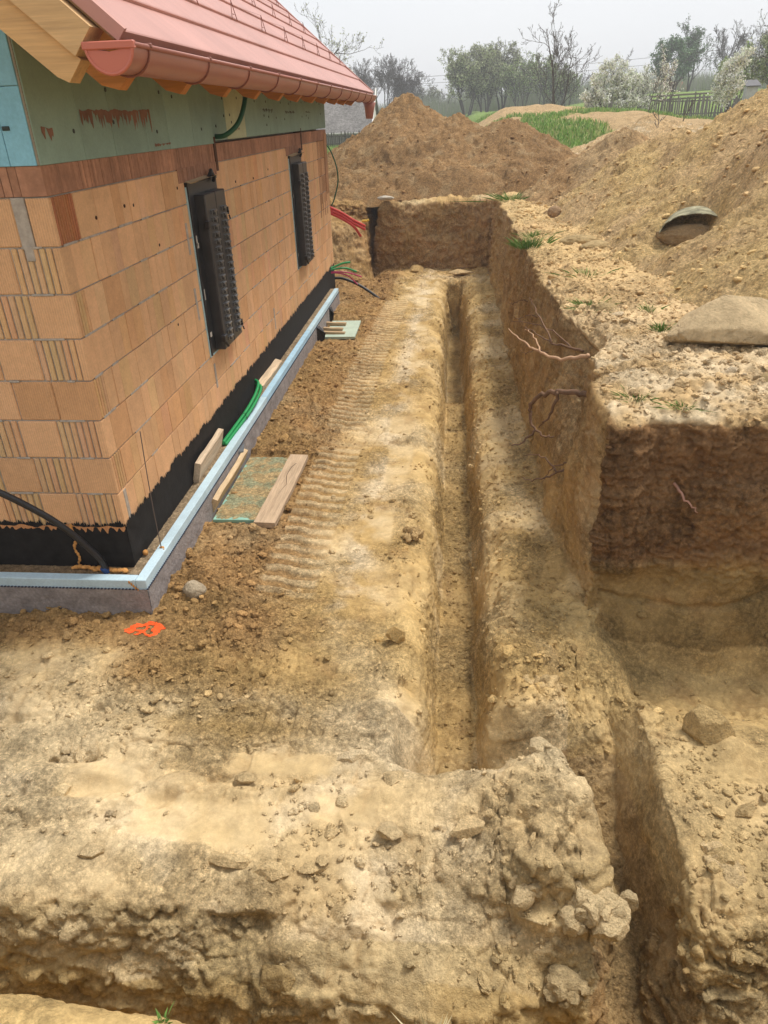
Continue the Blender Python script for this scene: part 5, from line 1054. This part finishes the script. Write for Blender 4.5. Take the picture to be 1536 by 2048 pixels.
# ------------------------------------------------------------------ trees, grass, distant buildings
class TB:
    def __init__(s): s.V = []; s.F = []; s.C = []; s.n = 0
    def seg(s, pts, rad, n, c):
        b = s.n
        for i, p in enumerate(pts):
            t = (pts[min(i+1, len(pts)-1)]-pts[max(i-1, 0)]); t = t/(np.linalg.norm(t)+1e-9)
            a = np.cross(t, (0, 0, 1.) if abs(t[2]) < .9 else (1., 0, 0)); a /= np.linalg.norm(a)+1e-9; bb = np.cross(t, a)
            for k in range(n):
                w = 2*math.pi*k/n; s.V.append(p+(a*math.cos(w)+bb*math.sin(w))*rad[i]); s.C.append(c)
        for i in range(len(pts)-1):
            for k in range(n): s.F.append((b+i*n+k, b+i*n+(k+1) % n, b+(i+1)*n+(k+1) % n, b+(i+1)*n+k))
        s.n += n*len(pts)
def tree(name, label, cat, p, H, seed, stems=1, spread=.5, levels=4, kids=(6, 5, 5, 4), r0=None, up=.25, first=.25, leaf=None, leaf_n=0, leaf_s=.05, bark=(1, 1, 1), lean=(0, 0), group=None, stemlen=.8, twig=.006, bushy=1.0):
    rs = np.random.default_rng(seed); T = TB(); C_ = TB(); tips = []
    r0 = r0 or H*.022
    def grow(p0, d, L, r, lv, tb):
        ns = 5 if lv < 2 else 3; pts = [p0]; rad = [r]; dd = d/np.linalg.norm(d)
        for i in range(ns):
            dd = dd+rs.normal(size=3)*(.13+.05*lv)+np.array((0, 0, up*.35)); dd /= np.linalg.norm(dd)
            pts.append(pts[-1]+dd*L/ns); rad.append(r*(1-.8*(i+1)/ns) if lv else r*(1-.62*(i+1)/ns))
        rad = [max(q, twig) for q in rad]
        k_ = .8+.4*rs.random(); (T if lv < 2 else C_).seg(pts, rad, 6 if lv == 0 else (4 if lv == 1 else 3), tuple(q*k_ for q in bark))
        if lv >= levels-2: tips.extend(pts[1:])
        if lv >= levels: return
        nk = max(1, int(kids[min(lv, len(kids)-1)]*(.8+.4*rs.random())))
        for j in range(nk):
            t = first+(1-first)*(j+.5*rs.random()+.3)/nk if lv == 0 else .2+.8*(j+rs.random()*.8)/nk
            t = min(t, .98); f = t*ns; i = int(f); q = pts[i]*(1-(f-i))+pts[min(i+1, ns)]*(f-i)
            ax = rs.normal(size=3); ax -= dd*ax.dot(dd); ax /= np.linalg.norm(ax)+1e-9
            nd = dd*(1-spread*.55)+ax*spread*(1.1 if lv == 0 else .95); nd[2] += up*.4
            grow(q, nd, L*(.36+.26*rs.random())*(1.18-.45*t)*bushy, r*(.30+.22*rs.random())*(1.1-.4*t), lv+1, tb)
    for s_ in range(stems):
        a = rs.random()*6.28; o = .0 if stems == 1 else .5
        d = np.array((math.cos(a)*o*spread+lean[0], math.sin(a)*o*spread+lean[1], 1.)); grow(np.array((math.cos(a)*.06*stems*(stems > 1), math.sin(a)*.06*stems*(stems > 1), -.15)), d, H*stemlen*(.85+.3*rs.random() if stems > 1 else 1), r0*(1 if stems == 1 else .7), 0, T)
    allz = max(max(v[2] for v in T.V), max([v[2] for v in C_.V] or [0])); k = H/allz
    root_ = empty(name, p, 0); tag(root_, label, cat, group)
    mesh_np('trunk', np.array(T.V)*k, np.array(T.F), BARK, root_, col=np.array(T.C))
    mesh_np('crown', np.array(C_.V)*k, np.array(C_.F), BARK, root_, col=np.array(C_.C))
    if leaf is not None and leaf_n:
        tp = np.array(tips)*k; i = rs.integers(0, len(tp), leaf_n); c0 = tp[i]+rs.normal(size=(leaf_n, 3))*leaf_s*1.3
        a = rs.normal(size=(leaf_n, 3)); a /= np.linalg.norm(a, axis=1, keepdims=True); b = np.cross(a, rs.normal(size=(leaf_n, 3))); b /= np.linalg.norm(b, axis=1, keepdims=True)
        s1 = leaf_s*rs.uniform(.5, 1.3, (leaf_n, 1)); V = np.stack([c0-a*s1, c0+b*s1*.6, c0+a*s1, c0-b*s1*.6], 1).reshape(-1, 3)
        cc = np.array(leaf)[rs.integers(0, len(leaf), leaf_n)]*rs.uniform(.75, 1.2, (leaf_n, 1))
        mesh_np('blossom' if leaf[0][0] > .4 else 'foliage', V, np.arange(leaf_n*4).reshape(-1, 4), LEAFM, root_, col=np.repeat(cc, 4, 0))
    return root_
Zf = lambda x, y: float(far_z(np.array([x]), np.array([y]))[0])
GRN = [(.30, .42, .14), (.38, .47, .20), (.24, .33, .11)]; OLV = [(.42, .45, .25), (.50, .52, .33), (.33, .37, .19)]; WHT = [(.82, .81, .74), (.76, .76, .66), (.60, .66, .45), (.84, .83, .78)]; DGN = [(.12, .20, .09), (.17, .25, .13)]  # GRN and OLV are lightened: distance haze put into the leaf colour
HAZE_BARK = (2.0, 2.0, 2.1)  # bark tint for far trees, greyed and lightened to paint in haze
tree('bare_tree', 'grey leafless tree above the far end of the eave, nearest the grey roof', 'tree', (-7.8, 90, 1.9), 6.1, 1, 5, .6, 4, (8, 7, 6, 4), .12, group='leafless trees on the left horizon', bark=HAZE_BARK, twig=.012)
tree('bare_tree', 'tallest leafless tree left of the brown heap', 'tree', (-5.6, 91, 1.9), 6.6, 2, 5, .6, 4, (8, 7, 6, 4), .13, group='leafless trees on the left horizon', bark=HAZE_BARK, twig=.012)
tree('bare_tree', 'leafless tree just above the left shoulder of the brown heap', 'tree', (-3.2, 92, 1.9), 5.1, 3, 5, .7, 4, (8, 7, 6, 4), .12, group='leafless trees on the left horizon', bark=HAZE_BARK, twig=.012)
tree('bare_tree', 'low leafless tree behind the peak of the brown heap', 'tree', (-.9, 94, 1.9), 3.7, 4, 5, .7, 4, (7, 6, 5, 4), .1, group='leafless trees on the left horizon', bark=HAZE_BARK, twig=.012, leaf=OLV, leaf_n=1200, leaf_s=.07)
tree('bare_tree', 'small leafless tree in the gap right of the brown heap peak', 'tree', (.8, 96, 1.9), 2.9, 44, 3, .6, 4, (6, 5, 5, 4), .1, group='leafless trees on the left horizon', bark=HAZE_BARK, twig=.012)
tree('bare_tree', 'leafless treetop showing over the far verge of the roof', 'tree', (-5.4, 45, .9), 5.9, 5, 2, .6, 4, (6, 5, 4, 4), .1, leaf=OLV, leaf_n=900, leaf_s=.05)
tree('bare_tree', 'thin leafless treetop showing above the roof slope', 'tree', (-6.9, 40, .9), 6.7, 6, 2, .6, 4, (6, 5, 4, 3), .1, leaf=OLV, leaf_n=500, leaf_s=.05)
tree('budding_tree', 'olive budding tree at the left of the group right of the gap', 'tree', (3.4, 80, 2.1), 6.0, 7, 8, .55, 4, (8, 7, 6, 4), .12, bark=HAZE_BARK, leaf=OLV, leaf_n=12000, leaf_s=.08, group='budding trees on the horizon', twig=.011)
tree('budding_tree', 'broad olive budding tree second from the gap', 'tree', (5.2, 80, 2.1), 6.1, 8, 8, .55, 4, (8, 7, 6, 4), .14, bark=HAZE_BARK, leaf=OLV, leaf_n=13000, leaf_s=.08, group='budding trees on the horizon', twig=.011)
tree('budding_tree', 'taller darker budding tree with a thick trunk behind the broad olive one', 'tree', (6.9, 82, 2.1), 6.8, 9, 4, .5, 4, (8, 7, 6, 4), .17, bark=(1.1, 1.1, 1.15), leaf=OLV, leaf_n=6000, leaf_s=.07, group='budding trees on the horizon', twig=.012)
tree('budding_tree', 'thin stemmed greenish tree left of the lone bare tree', 'tree', (8.8, 80, 2.1), 5.3, 10, 8, .45, 4, (8, 6, 5, 4), .08, bark=HAZE_BARK, leaf=GRN+OLV, leaf_n=8000, leaf_s=.07, group='budding trees on the horizon', twig=.011)
tree('budding_tree', 'thin stemmed greenish tree behind the lone bare tree', 'tree', (11.0, 82, 2.1), 5.4, 11, 8, .45, 4, (8, 6, 5, 4), .08, bark=HAZE_BARK, leaf=GRN+OLV, leaf_n=8000, leaf_s=.07, group='budding trees on the horizon', twig=.011)
tree('budding_tree', 'low greenish tree right of the lone bare tree', 'tree', (13.4, 82, 2.1), 4.2, 12, 8, .5, 4, (7, 6, 5, 4), .08, bark=HAZE_BARK, leaf=GRN+OLV, leaf_n=6000, leaf_s=.07, group='budding trees on the horizon', twig=.011)
tree('bare_tree', 'lone leafless forked tree standing on the grassy mound', 'tree', (6.85, 36, 2.0), 4.6, 21, 3, .55, 4, (6, 5, 4, 3), .085, up=.35, bark=(1.0, .95, .9), twig=.009, first=.15, lean=(.12, 0))
tree('bare_tree', 'small dark bare tree behind the blossoming shrub', 'tree', (17.6, 80, 2.3), 5.0, 13, 2, .5, 4, (6, 5, 5, 4), .12, bark=(1.2, 1.2, 1.3), twig=.012)
tree('budding_tree', 'dark green bushy tree behind the slender sapling', 'tree', (22.6, 78, 3.0), 5.2, 14, 4, .6, 4, (7, 6, 5, 4), .14, leaf=DGN, leaf_n=8000, leaf_s=.09, twig=.011)
tree('bare_tree', 'tall grey tree beside the red-roofed house', 'tree', (24.6, 79, 3.1), 6.4, 15, 2, .55, 4, (7, 6, 5, 4), .16, bark=(1.1, 1.15, 1.3), twig=.013, leaf=DGN, leaf_n=1500, leaf_s=.07, lean=(.15, 0))
tree('bare_tree', 'grey upright bare tree right of the red-roofed house', 'tree', (28.3, 80, 3.3), 6.0, 16, 4, .45, 4, (7, 6, 5, 4), .14, bark=(1.3, 1.3, 1.35), twig=.012)
tree('bare_tree', 'grey bare tree between the upright one and the olive bush', 'tree', (30.5, 80, 3.3), 5.6, 17, 3, .5, 4, (7, 6, 5, 4), .14, bark=(1.3, 1.3, 1.35), twig=.012)
tree('willow_bush', 'olive green willow bush behind the pear blossom', 'bush', (16.2, 40, 2.0), 2.9, 18, 6, .6, 4, (6, 5, 5, 4), .06, leaf=GRN+OLV, leaf_n=7000, leaf_s=.06)
tree('willow_bush', 'wide olive bush at the right edge under the dark tree', 'bush', (18.6, 40, 2.3), 3.3, 19, 6, .65, 4, (6, 5, 5, 4), .06, leaf=OLV, leaf_n=7000, leaf_s=.06)
tree('blossom_tree', 'big dark tree with white buds at the top right edge', 'tree', (18.3, 38, 2.4), 6.6, 20, 2, .6, 4, (8, 7, 6, 4), .17, leaf=[(.72, .72, .70), (.45, .47, .42), (.6, .6, .58)], leaf_n=6500, leaf_s=.045, twig=.010)
tree('blossom_shrub', 'many-stemmed shrub covered in white blossom', 'shrub', (9.2, 33, 1.9), 2.35, 22, 6, .75, 4, (6, 5, 4, 4), .04, leaf=WHT, leaf_n=14000, leaf_s=.045, first=.2)
tree('blossom_shrub', 'smaller white-blossomed shrub right behind the many-stemmed one', 'shrub', (10.2, 34.5, 1.85), 2.1, 26, 4, .7, 4, (6, 5, 4, 4), .035, leaf=WHT, leaf_n=5000, leaf_s=.03, first=.2)
tree('sapling', 'slender sapling with a long bare tip and white blossom low down', 'sapling', (8.95, 26, 1.8), 2.35, 23, 1, .42, 3, (9, 5, 4), .028, leaf=WHT, leaf_n=1100, leaf_s=.028, up=.3, first=.25, stemlen=1.0)
tree('blossom_tree', 'round white-blossomed fruit tree by the picket fence', 'tree', (13.2, 31, 1.5), 2.7, 24, 1, .75, 4, (9, 6, 5, 4), .045, leaf=WHT, leaf_n=16000, leaf_s=.045, first=.28, stemlen=.75)
tree('sapling', 'thin leafless sapling between the two blossoming trees', 'sapling', (10.2, 28, 1.75), 1.7, 25, 1, .35, 3, (6, 4, 3), .018)
tree('sapling', 'bare twig standing on the rubble heap', 'sapling', (7.6, 16.5, 1.9), .55, 27, 1, .4, 2, (4, 3), .008, twig=.004)
tree('sapling', 'tiny bare twig at the left of the rubble heap', 'sapling', (6.9, 15.8, 1.85), .42, 28, 1, .4, 2, (4, 3), .008, twig=.004)
tree('dark_shrub', 'small round dark green shrub on the mound left of the lone bare tree', 'shrub', (5.65, 31, 1.95), .45, 29, 6, .9, 3, (6, 5, 4), .02, leaf=[(.04, .09, .035)], leaf_n=2500, leaf_s=.035)
# scrub belt on the horizon, uncountable
rs = np.random.default_rng(50); T = TB(); 
def scrub(n, xf, yr, hr, seed):
    rs = np.random.default_rng(seed); V = []; C_ = []
    x = rs.uniform(*xf, n); y = rs.uniform(*yr, n); zb = far_z(x, y); h = rs.uniform(*hr, n)*(.6+.8*np.abs(noise3(np.stack([x*.12, y*.05, 0*x], 1), seed)))
    dx = rs.normal(size=n)*.35*h; dy = rs.normal(size=n)*.2*h; w = .02+.012*rs.random(n)
    top = np.stack([x+dx, y+dy, zb+h], 1); b0 = np.stack([x-w, y, zb-.1], 1); b1 = np.stack([x+w, y, zb-.1], 1); b2 = np.stack([x, y+w, zb-.1], 1)
    V = np.stack([b0, b1, b2, top], 1).reshape(-1, 3); k = np.arange(n)*4
    F = np.concatenate([np.stack([k, k+1, k+3], 1), np.stack([k+1, k+2, k+3], 1), np.stack([k+2, k, k+3], 1)])
    col = np.repeat(np.array([(.34, .33, .31), (.36, .38, .27), (.28, .33, .19)])[rs.integers(0, 3, n)]*rs.uniform(.8, 1.2, (n, 1)), 4, 0)
    return V, F, col
V, F, c_ = scrub(34000, (-22, 40), (84, 110), (1.2, 3.4), 51); tag(mesh_np('distant_scrub', V, F, LEAFM, col=c_), 'grey brown scrub and thicket along the horizon', 'scrub', kind='stuff')
# grass
def grass(name, label, n, w, seed, h0, h1, pts, nrm=None, wd=.012):
    ii = pick(w, n, seed); rs = np.random.default_rng(seed); p = pts[ii]+rs.normal(size=(n, 3))*np.array([.05, .05, 0]); h = rs.uniform(h0, h1, n); a = rs.random(n)*6.28; wq = wd*h/h1+wd*.5
    dx = np.stack([np.cos(a)*wq, np.sin(a)*wq, 0*a], 1); ln = rs.normal(size=(n, 3))*np.array([.35, .35, 0])*h[:, None]; up_ = np.stack([0*a, 0*a, h], 1)
    m_ = p+up_*.6+ln*.35; V = np.stack([p-dx, p+dx, m_+dx*.7, p+up_+ln, m_-dx*.7], 1).reshape(-1, 3); k = np.arange(n)*5; F = np.stack([k, k+1, k+2, k+3, k+4], 1)
    col = np.array([(.24, .40, .09), (.30, .46, .12), (.44, .46, .20), (.16, .28, .07)])[rs.integers(0, 4, n)]*rs.uniform(.8, 1.2, (n, 1))
    return mesh_np(name, V, F, GRASS, col=np.repeat(col, 5, 0))
gd = np.linalg.norm(P1-np.array([2.11, -3.92, 2.32]), axis=1)
fx, fy = P1[:, 0], P1[:, 1]
gw = area*(fy > 14.3)*(fy < 45)*(grassy > .45)*((fx > 2.5)*(fx < 16)+(fx > -7)*(fx < 0)*(fy > 17))/(gd**1.3)
tag(grass('meadow_grass', '', 70000, gw, 60, .05, .17, P1, wd=.014), 'fresh green grass on the mounds and meadow behind the heaps', 'grass', kind='stuff')
def tuft(label, p, r, n, h, seed, dry=False, name='grass_tuft'):
    rs = np.random.default_rng(seed); q = np.array(p)+rs.normal(size=(n, 3))*np.array([r, r, 0]); a = rs.random(n)*6.28; hh = h*rs.uniform(.4, 1.1, n); w = .0028+.0015*rs.random(n); w = w*(1 if h < .1 else 1.2)
    dx = np.stack([np.cos(a)*w, np.sin(a)*w, 0*a], 1); out = (q-np.array(p))*1.2+rs.normal(size=(n, 3))*.25*hh[:, None]; out[:, 2] = 0; up_ = np.stack([0*a, 0*a, hh], 1); m_ = q+up_*.6+out*.4
    V = np.stack([q-dx, q+dx, m_+dx*.7, q+up_+out, m_-dx*.7], 1).reshape(-1, 3)-np.array(p); k = np.arange(n)*5
    pal = [(.50, .42, .25), (.58, .50, .30), (.42, .34, .18)] if dry else [(.09, .19, .03), (.13, .24, .05), (.18, .25, .07)]
    col = np.array(pal)[rs.integers(0, 3, n)]
    tag(mesh_np(name, V, np.stack([k, k+1, k+2, k+3, k+4], 1), GRASS, col=np.repeat(col, 5, 0), loc=p), label, 'grass tuft', None if dry else 'grass tufts on the bank')
for lab, px, py, r, n, h, sd in (('wide grass tuft at the far end of the bank edge', 3.25, 11.2, .16, 260, .12, 1), ('dense grass tuft hanging over the bank edge halfway along', 3.08, 5.9, .07, 260, .14, 2), ('small grass tuft behind the dense one on the bank edge', 3.22, 6.7, .06, 110, .09, 3),
        ('grass tuft beside the round yellow stone', 3.30, 2.55, .06, 200, .06, 4), ('small tuft among the gravel left of the flat boulder', 3.72, 1.75, .03, 90, .06, 5), ('sparse tuft near the bank corner', 3.25, .42, .04, 80, .05, 6), ('faint tuft on the front edge of the bank', 3.5, .30, .05, 70, .04, 7),
        ('thin tuft in the middle of the bank top', 3.5, 3.9, .07, 70, .07, 8), ('little tuft above the notch in the bank', 3.75, 2.3, .03, 60, .06, 9)):
    tuft(lab, (px, py, gz(px, py, .4)-.005), r, n, h, sd)
tuft('tuft of dry straw-coloured grass at the bottom edge of the photo', (2.09, -3.17, gz(2.09, -3.17)-.01), .016, 300, .045, 20, True, 'dry_grass')
tuft('tiny green sprout at the bottom edge of the photo', (1.53, -3.17, gz(1.53, -3.17)-.01), .008, 30, .014, 21)
# fences
def fence(label, a, b, n, h, seed, cc, group=None, jit=.12, w=.035):
    rs = np.random.default_rng(seed); r_ = empty('picket_fence', (a[0], a[1], Zf(*a))); o = Vector(r_.location); m1_ = MB()
    for i in range(n):
        t = i/(n-1); x_, y_ = a[0]*(1-t)+b[0]*t, a[1]*(1-t)+b[1]*t; z_ = Zf(x_, y_); hh = h*(1+jit*rs.normal()); ln = rs.normal()*.04
        k_ = rs.uniform(.7, 1.25); M = Matrix.Translation(Vector((x_, y_, z_))-o) @ Matrix.Rotation(ln, 4, 'Y')
        m1_.box(-w, w, -.012, .012, -.1, hh, tuple(q*k_ for q in cc), M); m1_.add([tuple(M @ Vector(p)) for p in ((-w, 0, hh), (w, 0, hh), (0, 0, hh+.06))], [(0, 1, 2)], tuple(q*k_ for q in cc))
    m1_.build('pickets', WOODW, r_); m2 = MB()
    for zz in (.3, .85):
        m2.tube([Vector((a[0]*(1-t)+b[0]*t, a[1]*(1-t)+b[1]*t+.04, Zf(a[0]*(1-t)+b[0]*t, a[1]*(1-t)+b[1]*t)+zz*h))-o for t in np.linspace(0, 1, 14)], .03, 5, tuple(q*.8 for q in cc))
    m2.build('rails', WOODW, r_); return tag(r_, label, 'fence', group)
fence('long weathered grey picket fence behind the blossoming trees', (8.6, 38), (19.5, 37), 110, 1.0, 1, (.22, .20, .18))
fence('dark picket fence in front of the grey-roofed shed at left', (-9, 36), (-1.8, 36.5), 80, .62, 2, (.15, .14, .12), w=.03)
rl = MB(); 
for dz in (0, .22): rl.tube([(12.5+t*7.5, 52, Zf(12.5+t*7.5, 52)+.75+dz) for t in np.linspace(0, 1, 6)], .055, 5)
for t in np.linspace(0, 1, 5): rl.tube([(12.5+t*7.5, 52.1, Zf(12.5+t*7.5, 52)-.1), (12.5+t*7.5, 52.1, Zf(12.5+t*7.5, 52)+1.0)], .05, 5)
tag(rl.build('rail_fence', mat('old rails', (.16, .13, .11), .9, .1)), 'low rail fence of two dark poles on the lawn behind the picket fence', 'fence')
# grey roofed shed on the left
sh2 = tag(empty('old_shed', (-9, 43, .6)), 'old low building with grey mossy roof and pale gable seen under the eave', 'building')
def sp(o): o.parent = sh2; o.location = (9, -43, -.6); return o
GR_ = mat('old grey roof', (.20, .19, .18), .9, .15, var=[(.8, .75, 1.2), (8, .6, 1.35)], bump=[(12, .05)])
x0, x1, y0, y1, ze, zr = -18, -2.5, 40, 46, 1.55, 3.55
a = MB(); a.box(x0, x1, y0+.3, y1-.3, .3, ze+.02); sp(a.build('wall', mat('old plaster', (.42, .40, .37), .9, .1, var=[(1.5, .7, 1.1), (10, .8, 1.1)])))
a = MB(); a.add([(x0-.2, y0-.2, ze-.06), (x1+.15, y0-.2, ze-.06), (x1+.15, (y0+y1)/2, zr), (x0-.2, (y0+y1)/2, zr), (x0-.2, y1+.2, ze-.06), (x1+.15, y1+.2, ze-.06), (x0-.2, y0-.2, ze+.02), (x1+.15, y0-.2, ze+.02), (x1+.15, (y0+y1)/2, zr+.09), (x0-.2, (y0+y1)/2, zr+.09), (x0-.2, y1+.2, ze+.02), (x1+.15, y1+.2, ze+.02)],
    [(6, 7, 8, 9), (9, 8, 11, 10), (0, 3, 2, 1), (3, 4, 5, 2), (0, 1, 7, 6), (4, 10, 11, 5), (1, 2, 8, 7), (2, 5, 11, 8), (0, 6, 9, 3), (3, 9, 10, 4)]); sp(a.build('roof', GR_))
a = MB(); a.add([(x1, y0+.3, ze-.05), (x1, y1-.3, ze-.05), (x1, (y0+y1)/2, zr-.05), (x1-.1, y0+.3, ze-.05), (x1-.1, y1-.3, ze-.05), (x1-.1, (y0+y1)/2, zr-.05)], [(0, 1, 2), (3, 5, 4), (0, 2, 5, 3), (1, 4, 5, 2)])
for i in range(18): a.box(x1, x1+.02, y0+.35+i*.3, y0+.6+i*.3, .6, ze-.0+min(i, 17-i)*.20); 
sp(a.build('gable', mat('whitewashed boards', (.68, .65, .60), .9, .1, var=[(4, .6, 1.1)])))
a = MB(); a.tube([(x0, y0-.22, ze-.03), (x1, y0-.22, ze-.03)], .05, 6); sp(a.build('eave_gutter', CONC))
a = MB(); a.add([(x1+.14, y0-.3, ze), (x1+.14, (y0+y1)/2, zr+.14), (x1+.14, (y0+y1)/2, zr-.1), (x1+.14, y0-.3, ze-.22), (x1+.2, y0-.3, ze), (x1+.2, (y0+y1)/2, zr+.14), (x1+.2, (y0+y1)/2, zr-.1), (x1+.2, y0-.3, ze-.22)], [(0, 1, 2, 3), (4, 7, 6, 5), (0, 4, 5, 1), (3, 2, 6, 7)]); sp(a.build('verge_board', mat('white verge', (.72, .70, .66), .8, .2)))
# red-roofed house far right
rh = tag(empty('distant_house', (24.6, 88, 2.3)), 'distant house with a red tiled roof among the trees', 'house')
RT = mat('red tiles', (.34, .13, .09), .85, .15, var=[(3, .8, 1.15)]); a = MB(); a.box(-2.4, 2.4, -.1, 4, -.5, .75); a.build('wall', mat('pale render', (.55, .42, .36), .9, .1), rh)
a = MB(); a.add([(-2.8, -.5, .7), (2.8, -.5, .7), (2.4, 2, 2.2), (-2.4, 2, 2.2), (-2.8, 4.5, .7), (2.8, 4.5, .7)], [(0, 1, 2, 3), (3, 2, 5, 4), (0, 3, 4), (1, 5, 2), (0, 4, 5, 1)]); a.build('roof', RT, rh)
a = MB(); a.add([(-5.0, -3.0, -.3), (-2.2, -3.0, -.3), (-2.4, -1.2, .75), (-4.8, -1.2, .75), (-5, -1, -.3), (-2.2, -1, -.3)], [(0, 1, 2, 3), (0, 3, 4), (1, 5, 2), (3, 2, 5, 4)]); a.build('porch_roof', RT, rh)
# hutch at the right edge
hu = tag(empty('garden_hutch', (15.6, 35.5, 1.95)), 'small pale tin-sided hutch on posts at the right edge behind the fence', 'hutch')
a = MB(); a.box(-.34, .34, -.3, .3, .62, 1.38); a.build('body', mat('pale tin', (.42, .42, .40), .6, .4, var=[(6, .8, 1.05)]), hu)
a = MB(); a.add([(-.45, -.42, 1.37), (.45, -.42, 1.37), (.45, .4, 1.7), (-.45, .4, 1.7), (-.45, -.42, 1.42), (.45, -.42, 1.42), (.45, .4, 1.76), (-.45, .4, 1.76)], [(0, 3, 2, 1), (4, 5, 6, 7), (0, 1, 5, 4), (1, 2, 6, 5), (2, 3, 7, 6), (3, 0, 4, 7)]); a.build('roof', mat('dark tin', (.07, .07, .08), .6, .4), hu)
hu.scale = (.72, .72, .72)
for sx in (-.3, .3):
    a = MB(); a.tube([(sx, -.25, -.1), (sx, -.25, .64)], .035, 5, (.3, .26, .2)); a.build('leg', WOODW, hu)
for i_, (dz, dd) in enumerate(((0, 0), (-.35, 3))):
    b_ = MB(); pts = [(-40+t*100, 60+dd, 4.9+dz+.0012*((-40+t*100)-4)**2*.8+.03*(-40+t*100-4)) for t in np.linspace(0, 1, 40)]; b_.tube(pts, .014, 4); tag(b_.build('power_line', WIRE), ('upper' if i_ == 0 else 'lower')+' power line crossing the sky above the trees', 'power line')

# haze: a closed box of thin air round everything, sky outside
hm = bpy.data.materials.new('air'); hm.use_nodes = True; t = hm.node_tree; t.nodes.clear(); ou = t.nodes.new('ShaderNodeOutputMaterial'); pv = t.nodes.new('ShaderNodeVolumePrincipled')
pv.inputs['Density'].default_value = .0022; pv.inputs['Color'].default_value = (.93, .95, .98, 1); pv.inputs['Anisotropy'].default_value = .2; t.links.new(pv.outputs['Volume'], ou.inputs['Volume'])
tag(MB().box(-620, 620, -300, 640, -4, 16).build('haze', hm), kind='stuff')
